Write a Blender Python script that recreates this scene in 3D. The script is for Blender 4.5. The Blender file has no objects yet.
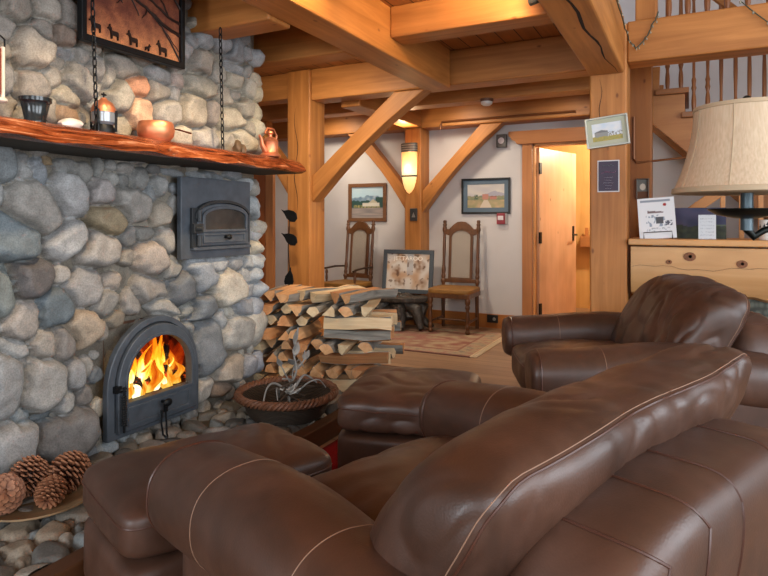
import bpy, math, random
import numpy as np
from mathutils import Vector, Matrix, noise, Euler
random.seed(7)
PI=math.pi; R=math.radians
SC=bpy.context.scene; COL=SC.collection
# ---------------------------------------------------------------- colour + materials
def lin(h):
    if isinstance(h,str): h=[int(h[i:i+2],16)/255 for i in (0,2,4)]
    return tuple((x/12.92 if x<=.04045 else ((x+.055)/1.055)**2.4) for x in h[:3])
def L4(h): return lin(h)+(1,)
MATS={}
class NT:
    def __init__(s,name):
        s.m=bpy.data.materials.new(name); s.m.use_nodes=True; s.t=s.m.node_tree
        s.b=s.t.nodes['Principled BSDF']; s.out=s.t.nodes['Material Output']
    def n(s,ty,**kw):
        nd=s.t.nodes.new('ShaderNode'+ty)
        for k,v in kw.items():
            if k[0]=='_': setattr(nd,k[1:],v)
            else: nd.inputs[k.replace('__',' ')].default_value=v
        return nd
    def l(s,a,b): s.t.links.new(a,b)
    def coord(s,scale=(1,1,1)):
        c=s.n('TexCoord'); mp=s.n('Mapping'); mp.inputs['Scale'].default_value=scale
        s.l(c.outputs['Object'],mp.inputs['Vector']); return mp.outputs['Vector']
    def noise(s,vec,scale,detail=3,dist=0,rough=.5):
        nd=s.n('TexNoise',Scale=scale,Detail=detail,Distortion=dist,Roughness=rough); s.l(vec,nd.inputs['Vector']); return nd.outputs['Fac']
    def ramp(s,fac,stops):
        nd=s.n('ValToRGB'); e=nd.color_ramp.elements
        while len(e)<len(stops): e.new(.5)
        for i,(p,c) in enumerate(stops): e[i].position=p; e[i].color=(c if len(c)==4 else tuple(c)+(1,))
        s.l(fac,nd.inputs['Fac']); return nd.outputs['Color']
    def mix(s,a,b,fac,mode='MIX'):
        nd=s.n('Mix',_data_type='RGBA',_blend_type=mode)
        for sock,v in ((nd.inputs[0],fac),(nd.inputs[6],a),(nd.inputs[7],b)):
            if hasattr(v,'is_linked'): s.l(v,sock)
            else: sock.default_value=v
        return nd.outputs[2]
    def bump(s,h,strength=.3,dist=.01):
        nd=s.n('Bump',Strength=strength,Distance=dist); s.l(h,nd.inputs['Height']); s.l(nd.outputs['Normal'],s.b.inputs['Normal'])
def plain(name,col,rough=.5,metal=0,var=.0,vs=20,bump=0,bs=60,spec=.5,bd=.003):
    if name in MATS: return MATS[name]
    t=NT(name); b=t.b; b.inputs['Roughness'].default_value=rough; b.inputs['Metallic'].default_value=metal
    b.inputs['Specular IOR Level'].default_value=spec
    c=L4(col); b.inputs['Base Color'].default_value=c
    if var or bump: v=t.coord()
    if var:
        f=t.noise(v,vs,4)
        lo=tuple(x*(1-var) for x in c[:3]); hi=tuple(min(1,x*(1+var)) for x in c[:3])
        t.l(t.ramp(f,[(.3,lo),(.7,hi)]),b.inputs['Base Color'])
    if bump: t.bump(t.noise(v,bs,3),bump,bd)
    MATS[name]=t.m; return t.m
def wood(name,c1,c2,axis='X',rough=.5,fine=16,knots=True,bump=.15,dark=.45):
    key=name+axis
    if key in MATS: return MATS[key]
    t=NT(key); i='XYZ'.index(axis); sc=[fine]*3; sc[i]=.9
    oi=t.n('ObjectInfo'); c=t.n('TexCoord'); add=t.n('VectorMath',_operation='MULTIPLY_ADD')
    t.l(c.outputs['Object'],add.inputs[0]); add.inputs[1].default_value=(1,1,1)
    cm=t.n('CombineXYZ'); mu=t.n('Math',_operation='MULTIPLY'); t.l(oi.outputs['Random'],mu.inputs[0]); mu.inputs[1].default_value=17
    for k in range(3): t.l(mu.outputs[0],cm.inputs[k])
    t.l(cm.outputs[0],add.inputs[2])
    mp=t.n('Mapping'); mp.inputs['Scale'].default_value=sc; t.l(add.outputs[0],mp.inputs['Vector'])
    f=t.noise(mp.outputs[0],1.0,5,.8,.6)
    col=t.ramp(f,[(.28,lin(c1)),(.5,tuple((a+b)/2 for a,b in zip(lin(c1),lin(c2)))),(.72,lin(c2))])
    mp2=t.n('Mapping'); mp2.inputs['Scale'].default_value=[1.6 if k==i else 2.2 for k in range(3)]; t.l(add.outputs[0],mp2.inputs['Vector'])
    f2=t.noise(mp2.outputs[0],1.3,2)
    col=t.mix(col,t.ramp(f2,[(.3,(.84,.81,.78)),(.7,(1.10,1.08,1.06))]),1.0,'MULTIPLY')
    if knots:
        s3=[6]*3; s3[i]=3.2
        mp3=t.n('Mapping'); mp3.inputs['Scale'].default_value=s3; t.l(add.outputs[0],mp3.inputs['Vector'])
        vo=t.n('TexVoronoi',Scale=1.0,Randomness=1.0); t.l(mp3.outputs[0],vo.inputs['Vector'])
        k=t.ramp(vo.outputs['Distance'],[(.03,(.36,.25,.18)),(.075,(1,1,1))])
        col=t.mix(col,k,.8,'MULTIPLY')
    t.l(col,t.b.inputs['Base Color']); t.b.inputs['Roughness'].default_value=rough
    t.b.inputs['Specular IOR Level'].default_value=.35
    t.bump(f,bump,.004)
    MATS[key]=t.m; return t.m
def attr_mat(name,rough=.5,speck=0,bump=0,bs=80,spec=.4,mott=0,bd=.004):
    if name in MATS: return MATS[name]
    t=NT(name); a=t.n('Attribute',_attribute_name='Col'); col=a.outputs['Color']
    if speck or bump or mott: v=t.coord()
    if mott: col=t.mix(col,t.ramp(t.noise(v,14,5,.6,.65),[(.28,(1-mott,)*3),(.72,(1+mott*.6,)*3)]),1.0,'MULTIPLY')
    if speck: col=t.mix(col,t.ramp(t.noise(v,160,2),[(.35,(1-speck,)*3),(.6,(1.06,)*3)]),1.0,'MULTIPLY')
    t.l(col,t.b.inputs['Base Color']); t.b.inputs['Roughness'].default_value=rough; t.b.inputs['Specular IOR Level'].default_value=spec
    if bump: t.bump(t.noise(v,bs,5,.2,.65),bump,bd)
    MATS[name]=t.m; return t.m
def emis(name,col,strength):
    if name in MATS: return MATS[name]
    t=NT(name); t.b.inputs['Base Color'].default_value=L4(col); t.b.inputs['Emission Color'].default_value=L4(col); t.b.inputs['Emission Strength'].default_value=strength
    MATS[name]=t.m; return t.m
# ---------------------------------------------------------------- mesh builder
class MB:
    def __init__(s): s.V=[]; s.F=[]; s.MI=[]; s.C=None
    def add(s,V,F,mi=0,M=None):
        o=len(s.V)
        s.V+= [tuple(M@Vector(v)) for v in V] if M is not None else [tuple(v) for v in V]
        s.F+=[tuple(i+o for i in f) for f in F]; s.MI+=[mi]*len(F); return s
    def box(s,c,d,M=None,mi=0):
        x,y,z=c; a,b,e=d[0]/2,d[1]/2,d[2]/2
        V=[(x+i*a,y+j*b,z+k*e) for i in(-1,1) for j in(-1,1) for k in(-1,1)]
        return s.add(V,[(0,1,3,2),(4,6,7,5),(0,4,5,1),(2,3,7,6),(0,2,6,4),(1,5,7,3)],mi,M)
    def bb(s,x0,x1,y0,y1,z0,z1,mi=0): return s.box(((x0+x1)/2,(y0+y1)/2,(z0+z1)/2),(x1-x0,y1-y0,z1-z0),None,mi)
    def prism(s,poly,f0,f1,mi=0,M=None):
        """poly: list of 2d points; f0,f1: functions/lambdas mapping (a,b)->3d for both caps"""
        n=len(poly); V=[f0(*p) for p in poly]+[f1(*p) for p in poly]
        F=[tuple(range(n-1,-1,-1)),tuple(range(n,2*n))]+[(i,(i+1)%n,n+(i+1)%n,n+i) for i in range(n)]
        return s.add(V,F,mi,M)
    def ring(s,outer,inner,f0,f1,mi=0,M=None):
        n=len(outer); V=[f0(*p) for p in outer]+[f0(*p) for p in inner]+[f1(*p) for p in outer]+[f1(*p) for p in inner]
        F=[]
        for i in range(n):
            j=(i+1)%n
            F+=[(i,n+i,n+j,j),(2*n+i,2*n+j,3*n+j,3*n+i),(i,j,2*n+j,2*n+i),(n+i,3*n+i,3*n+j,n+j)]
        return s.add(V,F,mi,M)
    def tube(s,pts,r,n=8,closed=False,mi=0,M=None,flat=1.0):
        pts=[Vector(p) for p in pts]; m=len(pts); rr=r if isinstance(r,(list,tuple)) else [r]*m
        V=[];up=None
        for i in range(m):
            a=pts[i-1] if (i>0 or closed) else pts[0]; b=pts[(i+1)%m] if (i<m-1 or closed) else pts[-1]
            t=(b-a).normalized() if (b-a).length>1e-9 else Vector((0,0,1))
            if up is None: up=Vector((0,0,1)) if abs(t.z)<.9 else Vector((1,0,0))
            sd=t.cross(up)
            if sd.length<1e-6: sd=t.orthogonal()
            sd.normalize(); up=sd.cross(t).normalized()
            for k in range(n):
                an=2*PI*k/n; V.append(pts[i]+(sd*math.cos(an)+up*math.sin(an)*flat)*rr[i])
        F=[]
        for i in range(m if closed else m-1):
            for k in range(n):
                j=(i+1)%m; F.append((i*n+k,i*n+(k+1)%n,j*n+(k+1)%n,j*n+k))
        if not closed: F+=[tuple(range(n-1,-1,-1)),tuple((m-1)*n+k for k in range(n))]
        return s.add(V,F,mi,M)
    def lathe(s,prof,n=20,M=None,mi=0,fn=None):
        V=[];F=[];m=len(prof)
        for (r,z) in prof:
            for k in range(n):
                a=2*PI*k/n; rr=r if fn is None else fn(r,a,z); V.append((rr*math.cos(a),rr*math.sin(a),z))
        for i in range(m-1):
            for k in range(n): F.append((i*n+k,i*n+(k+1)%n,(i+1)*n+(k+1)%n,(i+1)*n+k))
        if prof[0][0]>1e-6: F.append(tuple(range(n-1,-1,-1)))
        if prof[-1][0]>1e-6: F.append(tuple((m-1)*n+k for k in range(n)))
        return s.add(V,F,mi,M)
    def ell(s,c,r,n=12,M=None,mi=0,nz=0,seed=0):
        V=[];F=[];h=n//2
        for i in range(h+1):
            for k in range(n):
                p=Vector((math.sin(PI*i/h)*math.cos(2*PI*k/n),math.sin(PI*i/h)*math.sin(2*PI*k/n),math.cos(PI*i/h)))
                q=1+(nz*noise.noise(p*1.4+Vector((seed*3.1,seed*1.7,0))) if nz else 0)
                V.append((c[0]+p.x*r[0]*q,c[1]+p.y*r[1]*q,c[2]+p.z*r[2]*q))
        for i in range(h):
            for k in range(n): F.append((i*n+k,(i+1)*n+k,(i+1)*n+(k+1)%n,i*n+(k+1)%n))
        return s.add(V,F,mi,M)
    def sbox(s,sf,n=24,mi=0,M=None):
        """sf: surface function mapping a cube-surface point to 3d"""
        idx={};V=[];F=[]
        def vid(p):
            k=tuple(round(x*10000) for x in p)
            if k not in idx: idx[k]=len(V); V.append(sf(Vector(p)))
            return idx[k]
        g=[-1+2*i/n for i in range(n+1)]
        g=[math.copysign(abs(x)**.9,x) if x else 0 for x in g]
        for ax in range(3):
            for sg in(-1,1):
                for i in range(n):
                    for j in range(n):
                        q=[]
                        for (a,b) in ((i,j),(i+1,j),(i+1,j+1),(i,j+1)):
                            p=[0,0,0]; p[ax]=sg; p[(ax+1)%3]=g[a]; p[(ax+2)%3]=g[b]; q.append(vid(p))
                        F.append(tuple(q) if sg>0 else tuple(q[::-1]))
        return s.add(V,F,mi,M)
    def build(s,name,mat,parent=None,smooth=True,bevel=0,loc=None,rot=None,seg=2,ang=40):
        me=bpy.data.meshes.new(name); me.from_pydata(s.V,[],s.F)
        ms=mat if isinstance(mat,(list,tuple)) else [mat]
        for m in ms: me.materials.append(m)
        if len(ms)>1: me.polygons.foreach_set('material_index',s.MI)
        if s.C is not None:
            at=me.color_attributes.new('Col','FLOAT_COLOR','POINT'); at.data.foreach_set('color',np.asarray(s.C,dtype=np.float32).ravel())
        me.validate()
        o=bpy.data.objects.new(name,me); COL.objects.link(o)
        if parent is not None: o.parent=parent
        if loc is not None: o.location=loc
        if rot is not None: o.rotation_euler=rot
        if smooth:
            me.polygons.foreach_set('use_smooth',[True]*len(me.polygons)); me.set_sharp_from_angle(angle=R(ang))
        if bevel:
            b=o.modifiers.new('bevel','BEVEL'); b.width=bevel; b.segments=seg; b.limit_method='ANGLE'; b.angle_limit=R(50)
        return o
def tag(o,label,cat=None,group=None,kind=None):
    if label: o['label']=label
    if cat: o['category']=cat
    if group: o['group']=group
    if kind: o['kind']=kind
    return o
def empty(name,loc,rz,label,cat,group=None):
    o=bpy.data.objects.new(name,None); COL.objects.link(o); o.location=loc; o.rotation_euler=(0,0,rz) if not isinstance(rz,tuple) else rz
    o.empty_display_size=.1
    return tag(o,label,cat,group)
def copy_tree(o,parent=None):
    c=o.copy(); COL.objects.link(c)
    if parent is not None: c.parent=parent
    for ch in list(o.children): copy_tree(ch,c)
    return c
def T(x=0,y=0,z=0,rx=0,ry=0,rz=0): return Matrix.Translation((x,y,z))@Euler((rx,ry,rz)).to_matrix().to_4x4()
def picture(name,w,h,func,parent,nx=48,ny=36,loc=(0,0,0),mat=None):
    """flat printed or painted sheet in the local XZ plane facing -Y"""
    m=MB(); C=[]
    for j in range(ny+1):
        for i in range(nx+1):
            u,v=i/nx,j/ny; m.V.append(((u-.5)*w,0,v*h)); C.append(tuple(lin(func(u,v)))+(1,))
    for j in range(ny):
        for i in range(nx):
            a=j*(nx+1)+i; m.F.append((a,a+1,a+nx+2,a+nx+1)); m.MI.append(0)
    m.C=C
    return m.build(name,mat or attr_mat('printed_paint',.55),parent,loc=loc)
def text_obj(name,s,size,mat,parent,loc,rot=(PI/2,0,0),align='CENTER',ext=.0006):
    cu=bpy.data.curves.new(name,'FONT'); cu.body=s; cu.size=size; cu.align_x=align; cu.extrude=ext
    tmp=bpy.data.objects.new(name+'_tmp',cu); COL.objects.link(tmp)
    dg=bpy.context.evaluated_depsgraph_get(); dg.update()
    me=bpy.data.meshes.new_from_object(tmp.evaluated_get(dg)); bpy.data.objects.remove(tmp)
    me.name=name; me.materials.clear(); me.materials.append(mat)
    o=bpy.data.objects.new(name,me); COL.objects.link(o); o.parent=parent; o.location=loc; o.rotation_euler=rot
    return o
def arch(w,zb,zs,zt,n=14,yc=0,p=1.0):
    """closed outline of an arched opening: half width w, bottom zb, spring zs, top zt"""
    pts=[(yc-w,zb),(yc+w,zb)]
    for i in range(n+1):
        a=PI*i/n; pts.append((yc+w*math.cos(a),zs+(zt-zs)*math.sin(a)**p))
    return pts
# ---------------------------------------------------------------- shared materials
BC1,BC2='99602c','bf8145'
def beamw(ax): return wood('timber_',BC1,BC2,ax,.48)
iron=plain('black_iron',(.11,.115,.12),.45,.6,.2,30,.1,120)
stove=plain('stove_iron',(.29,.315,.345),.48,.1,.18,18,.12,90)
stove_dark=plain('stove_iron_dark',(.17,.18,.19),.5,.2)
copper=plain('copper',(.86,.55,.40),.42,.75,.25,12,.15,40)
white_wall=plain('painted_plaster',(.80,.775,.76),.85,0,.02,6,.05,90)
# ================================================================ SETTING
def struct(o,label=None): o['kind']='structure'; 
def S(o,label=None):
    o['kind']='structure'
    if label: o['label']=label
    o['category']='structure'
    return o
ZC=2.53; YB=6.35
# floor boards run along X
def floor_mat():
    t=NT('floor_boards'); v=t.coord((1,1,1))
    br=t.n('TexBrick',Scale=1.0); br.offset=.37
    br.inputs['Brick Width'].default_value=2.3; br.inputs['Row Height'].default_value=.13; br.inputs['Mortar Size'].default_value=.0025
    br.inputs['Color1'].default_value=L4('8f6f55'); br.inputs['Color2'].default_value=L4('a08062'); br.inputs['Mortar'].default_value=L4('4a3526')
    t.l(v,br.inputs['Vector']); v2=t.coord((2,24,1))
    f=t.noise(v2,1.2,4,.5); c=t.mix(br.outputs['Color'],t.ramp(f,[(.3,(.78,.75,.72)),(.7,(1.1,1.08,1.05))]),1.0,'MULTIPLY')
    t.l(c,t.b.inputs['Base Color']); t.b.inputs['Roughness'].default_value=.45; t.bump(f,.08,.003); return t.m
S(MB().bb(-5.3,3.6,-2.6,9.2,-.1,0).build('floor',floor_mat(),smooth=False))
def plank_mat():
    t=NT('ceiling_planks'); v=t.coord((1,1,1))
    rot=t.n('Mapping'); rot.inputs['Rotation'].default_value=(0,0,PI/2); t.l(v,rot.inputs['Vector'])
    br=t.n('TexBrick',Scale=1.0); br.inputs['Brick Width'].default_value=6; br.inputs['Row Height'].default_value=.14; br.inputs['Mortar Size'].default_value=.0045
    br.inputs['Color1'].default_value=L4('a8703f'); br.inputs['Color2'].default_value=L4('b67d49'); br.inputs['Mortar'].default_value=L4('3a200f')
    t.l(rot.outputs[0],br.inputs['Vector']); f=t.noise(t.coord((18,1,1)),1,4,.5)
    t.l(t.mix(br.outputs['Color'],t.ramp(f,[(.3,(.8,.78,.75)),(.7,(1.08,1.06,1.04))]),1.0,'MULTIPLY'),t.b.inputs['Base Color'])
    t.b.inputs['Roughness'].default_value=.5; t.bump(br.outputs['Fac'],-.5,.006); return t.m
S(MB().bb(-5.3,-.5,-2.6,YB,ZC,ZC+.08).build('ceiling',plank_mat(),smooth=False))
S(MB().bb(-.5,3.6,-2.6,9.2,4.6,4.7).build('ceiling_upper',wood('pine_board_','b98a56','c99a66','Y',.5),smooth=False))
S(MB().bb(-.55,-.45,-2.6,4.5,ZC+.06,4.6).build('wall_upper',white_wall,smooth=False))
S(MB().bb(-5.3,-.5,YB,9.2,ZC+.08,ZC+.12).build('ceiling_hall',plain('hall_ceiling','cfae7c',.7),smooth=False))
# back wall with a doorway
DX0,DX1,DZ=-1.475,-.585,1.97
m=MB(); m.bb(-5.3,DX0,YB,YB+.12,0,4.6); m.bb(DX0,DX1,YB,YB+.12,DZ,4.6); m.bb(DX1,3.6,YB,YB+.12,0,4.6)
S(m.build('wall_back',white_wall,smooth=False))
S(MB().bb(-5.3,-5.2,-2.6,YB,0,ZC).build('wall_left',white_wall,smooth=False))
# window wall on the right and behind the camera
def window_wall(name,horizontal,pos,a0,a1,z1,openings):
    m=MB(); cur=a0
    def bx(p,q,zz0,zz1):
        if q-p<1e-4 or zz1-zz0<1e-4: return
        if horizontal: m.bb(p,q,pos,pos+.12,zz0,zz1)
        else: m.bb(pos,pos+.12,p,q,zz0,zz1)
    for (p,q,zb,zt) in openings: bx(cur,p,0,z1); bx(p,q,0,zb); bx(p,q,zt,z1); cur=q
    bx(cur,a1,0,z1)
    return S(m.build(name,white_wall,smooth=False))
WR=[(-1.6,.6,.7,3.2),(1.2,3.4,.7,3.2)]; WB=[(-3.6,-1.4,.7,2.25),(.2,2.6,.7,3.2)]
window_wall('wall_right',False,3.5,-2.6,YB,4.6,WR)
window_wall('wall_front',True,-2.6,-5.3,3.6,4.6,WB)
k=0
for hor,pos,ops in ((False,3.53,WR),(True,-2.56,WB)):
    for (p,q,zb,zt) in ops:
        k+=1; m=MB(); f=.05
        def bar(a,b,c,d):
            if hor: m.bb(a,b,pos-.03,pos+.03,c,d)
            else: m.bb(pos-.03,pos+.03,a,b,c,d)
        bar(p,q,zb,zb+f); bar(p,q,zt-f,zt); bar(p,p+f,zb,zt); bar(q-f,q,zb,zt); mid=(p+q)/2; bar(mid-.025,mid+.025,zb,zt)
        S(m.build('window_%d'%k,wood('pine_board_','b98a56','c99a66','Z',.5),smooth=False))
# hall beyond the door
pine=wood('hall_pine_','d9a25c','e6b673','Z',.5,10)
m=MB(); m.bb(-3.2,1.2,8.3,8.4,0,ZC); m.bb(-3.3,-3.2,YB+.12,8.4,0,ZC); m.bb(1.2,1.3,YB+.12,8.4,0,ZC)
S(m.build('wall_hall',pine,smooth=False))
# ---- timbers
def beam(name,x0,x1,y0,y1,z0,z1,label,bev=.012):
    d=(x1-x0,y1-y0,z1-z0); ax='XYZ'[d.index(max(d))]
    m=MB(); m.box((0,0,0),d)
    return S(m.build(name,beamw(ax),None,False,bev,loc=((x0+x1)/2,(y0+y1)/2,(z0+z1)/2)),label)
postA=beam('timber_post',-3.29,-3.04,4.5,4.75,0,2.528,'square timber post left of the armchairs behind the firewood')
postB=beam('timber_post',-.64,-.39,4.5,4.75,0,2.55,'square timber post carrying the tilted picture and purple notice')
postC=beam('timber_post',-2.85,-2.65,6.1,YB-.002,0,2.19,'square timber post on the back wall carrying the glowing sconce')
beam('ceiling_beam',-3.04,-.64,4.52,4.73,2.25,ZC,'cross beam between the two big square posts')
beam('ceiling_beam',-5.2,-3.29,4.54,4.72,2.29,ZC,'cross beam running left from the big post to the side wall')
beam('ceiling_beam',-1.92,-1.70,-2.5,4.5,2.22,ZC,'long heavy beam running from above the camera to the cross beam')
b3=beam('ceiling_beam',-.64,-.41,-2.5,4.5,2.20,2.60,'cracked beam running overhead to the post with the notice')
beam('ceiling_beam',-.39,3.5,4.5,4.72,2.27,2.555,'beam running right from the post below the upstairs railing')
beam('ceiling_beam',-1.70,-.64,3.42,3.62,2.33,ZC,'short brightly lit beam between the two long beams')
beam('ceiling_beam',-2.62,-1.92,2.47,2.66,2.2,ZC,'beam running from the top of the stone chimney')
beam('ceiling_beam',-5.2,-1.92,3.22,3.4,2.22,ZC,'dim beam behind the top of the stone chimney')
beam('ceiling_beam',-5.2,-.47,5.25,5.45,2.26,ZC,'second cross beam behind the big posts carrying the smoke detector')
beam('ceiling_beam',-5.2,-.47,6.12,YB-.002,2.19,2.42,'beam along the top of the back wall')
beam('ceiling_beam',-2.85,-2.65,4.72,6.12,2.2,2.44,'beam running forward from the sconce post')
# knee braces (bowed lower edge), polygons in the XZ plane
def brace(x0,z0,x1,z1,wid,y0,y1,label,bow=.05):
    """from a post face (x0,z0) up to a beam underside (x1,z1)"""
    sg=1 if x1>x0 else -1; n=10; lo=[];d=Vector((x1-x0,z1-z0)); pn=Vector((d.y,-d.x)).normalized()*sg
    for i in range(n+1):
        t=i/n; p=Vector((x0,z0))+d*t - pn*bow*math.sin(PI*t); lo.append((p.x,p.y))
    L=math.hypot(*d); hz=wid*L/abs(d.x); hx=wid*L/abs(d.y)
    poly=lo+[(x1-sg*hx,z1),(x0,z0+hz)]
    if sg<0: poly=poly[::-1]
    cx=(x0+x1)/2; cz=(z0+z1)/2; cy=(y0+y1)/2
    ang=math.atan2(d.y,d.x); M=Matrix.Rotation(ang,4,'Y')
    m=MB(); m.prism(poly,lambda a,b:M@Vector((a-cx,y0-cy,b-cz)),lambda a,b:M@Vector((a-cx,y1-cy,b-cz)))
    o=m.build('knee_brace',beamw('X'),None,False,.008,loc=(cx,cy,cz),rot=(0,-ang,0)); return S(o,label)
brace(-3.04,1.33,-1.93,2.25,.185,4.54,4.69,'large knee brace rising right from the post behind the firewood')
brace(-2.85,1.27,-3.62,2.19,.16,6.14,6.28,'knee brace rising left from the sconce post')
brace(-2.65,1.25,-1.74,2.19,.17,6.14,6.28,'knee brace rising right from the sconce post')
brace(-3.29,1.36,-4.1,2.29,.17,4.55,4.68,'knee brace rising left from the post behind the firewood')
# dark drying cracks in the timbers
dark=plain('crack_dark','1c0f07',.9)
def crack(pts,w,parent,loc_of):
    m=MB(); n=len(pts); V=[];
    for i,(a,b) in enumerate(pts):
        ww=w*(.25+math.sin(PI*i/(n-1)))*(.6+.5*random.random())
        V+= [loc_of(a,b-ww),loc_of(a,b+ww)]
    m.add(V,[(2*i,2*i+1,2*i+3,2*i+2) for i in range(n-1)])
    o=m.build('drying_crack',dark,parent,False)
    o.matrix_parent_inverse=Matrix.Translation(-parent.location); tag(o,'dark drying crack'); return o
pts=[(.9+3.55*i/26,-.56+.105*(i/26)**1.3+.012*math.sin(i*1.3)) for i in range(27)]
crack(pts,.008,b3,lambda a,b:(b,a,2.1985))
crack([(1.2+1.0*i/14,-3.19+.02*math.sin(i*.9)) for i in range(15)],.0035,postA,lambda a,b:(b,4.4985,a))
crack([(1.75+.42*i/10,-.565+.01*math.sin(i)) for i in range(11)],.002,postB,lambda a,b:(b,4.4985,a))
# door casing, baseboards
dw=wood('casing_','a96c3d','bd7f4b','Z',.45)
S(MB().bb(DX0-.105,DX0,YB-.035,YB-.001,0,DZ+.01).build('trim_1',dw,None,False,.004))
S(MB().bb(DX1,DX1+.105,YB-.035,YB-.001,0,DZ+.01).build('trim_2',dw,None,False,.004))
hp=[(-1.72,2.11),(-1.72,2.06),(-1.70,2.05),(-1.685,2.02),(-1.65,2.005),(-1.63,1.975),(-1.60,DZ),(-.43,DZ),(-.40,2.0),(-.38,2.06),(-.38,2.11)]
S(MB().prism(hp[::-1],lambda a,b:(a,YB-.06,b),lambda a,b:(a,YB-.001,b)).build('trim_3',wood('casing_','a96c3d','bd7f4b','X',.45),None,False,.003))
m=MB(); m.bb(DX0,DX0+.02,YB,YB+.12,0,DZ); m.bb(DX1-.02,DX1,YB,YB+.12,0,DZ); m.bb(DX0,DX1,YB,YB+.12,DZ-.02,DZ)
S(m.build('trim_4',wood('jamb_','c98c52','d79c60','Z',.45),None,False))
bw=wood('skirting_','a0622f','b5763c','X',.45)
S(MB().bb(-2.65,DX0-.106,YB-.03,YB-.001,0,.15).build('baseboard_back',bw,None,False,.004))
S(MB().bb(-5.2,-2.85,YB-.03,YB-.001,0,.15).build('baseboard_left',bw,None,False,.004))
S(MB().bb(DX1+.106,3.5,YB-.03,YB-.001,0,.15).build('baseboard_right',bw,None,False,.004))
# open door leaf
d=empty('door_1',(DX0+.03,YB+.1,0),R(73),'open plain wooden door leaf swung into the lit hall','door'); d['kind']='structure'
MB().bb(0,.84,-.02,.02,.01,DZ-.03).build('door_leaf',wood('leaf_','d39f76','dfb08a','Z',.4,9),d,False,.003)
m=MB()
for z in (1.72,.98,.22): m.bb(-.015,.03,-.034,-.02,z-.06,z+.06)
m.build('hinge',iron,d,False)
m=MB(); m.bb(.745,.785,-.027,-.02,.93,1.1); m.tube([(.765,-.02,1.0),(.765,-.07,1.0)],.011); m.tube([(.765,-.065,1.0),(.66,-.07,1.0)],.009)
m.build('door_handle',iron,d)
# plank door + wood wall on the left behind the chimney
S(MB().bb(-5.2,-4.15,5.3,5.4,0,2.26).build('wall_side',wood('sidewall_','9a5726','ad6a33','Z',.5,14),None,False))
d=empty('door_2',(-4.62,5.262,0),0,'closed dark orange plank door left of the big post','door'); d['kind']='structure'
dm=wood('plankdoor_','8f4a1c','a35c28','Z',.45,12)
for i in range(6): MB().bb(-.48+i*.16,-.324+i*.16,0,.036,.01,1.95).build('door_board',dm,d,False,.004)
m=MB(); m.bb(.33,.385,-.008,0,.82,1.02); m.tube([(.36,-.008,.93),(.36,-.06,.93)],.012); m.tube([(.36,-.055,.93),(.45,-.06,.925)],.01)
m.build('door_handle',iron,d)
S(MB().bb(-4.13,-4.03,5.25,5.3,0,2.0).build('trim_5',wood('casing_','a96c3d','bd7f4b','Z',.45),None,False,.004))
S(MB().bb(-5.2,-5.1,5.25,5.3,0,2.0).build('trim_6',wood('casing_','a96c3d','bd7f4b','Z',.45),None,False,.004))

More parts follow.
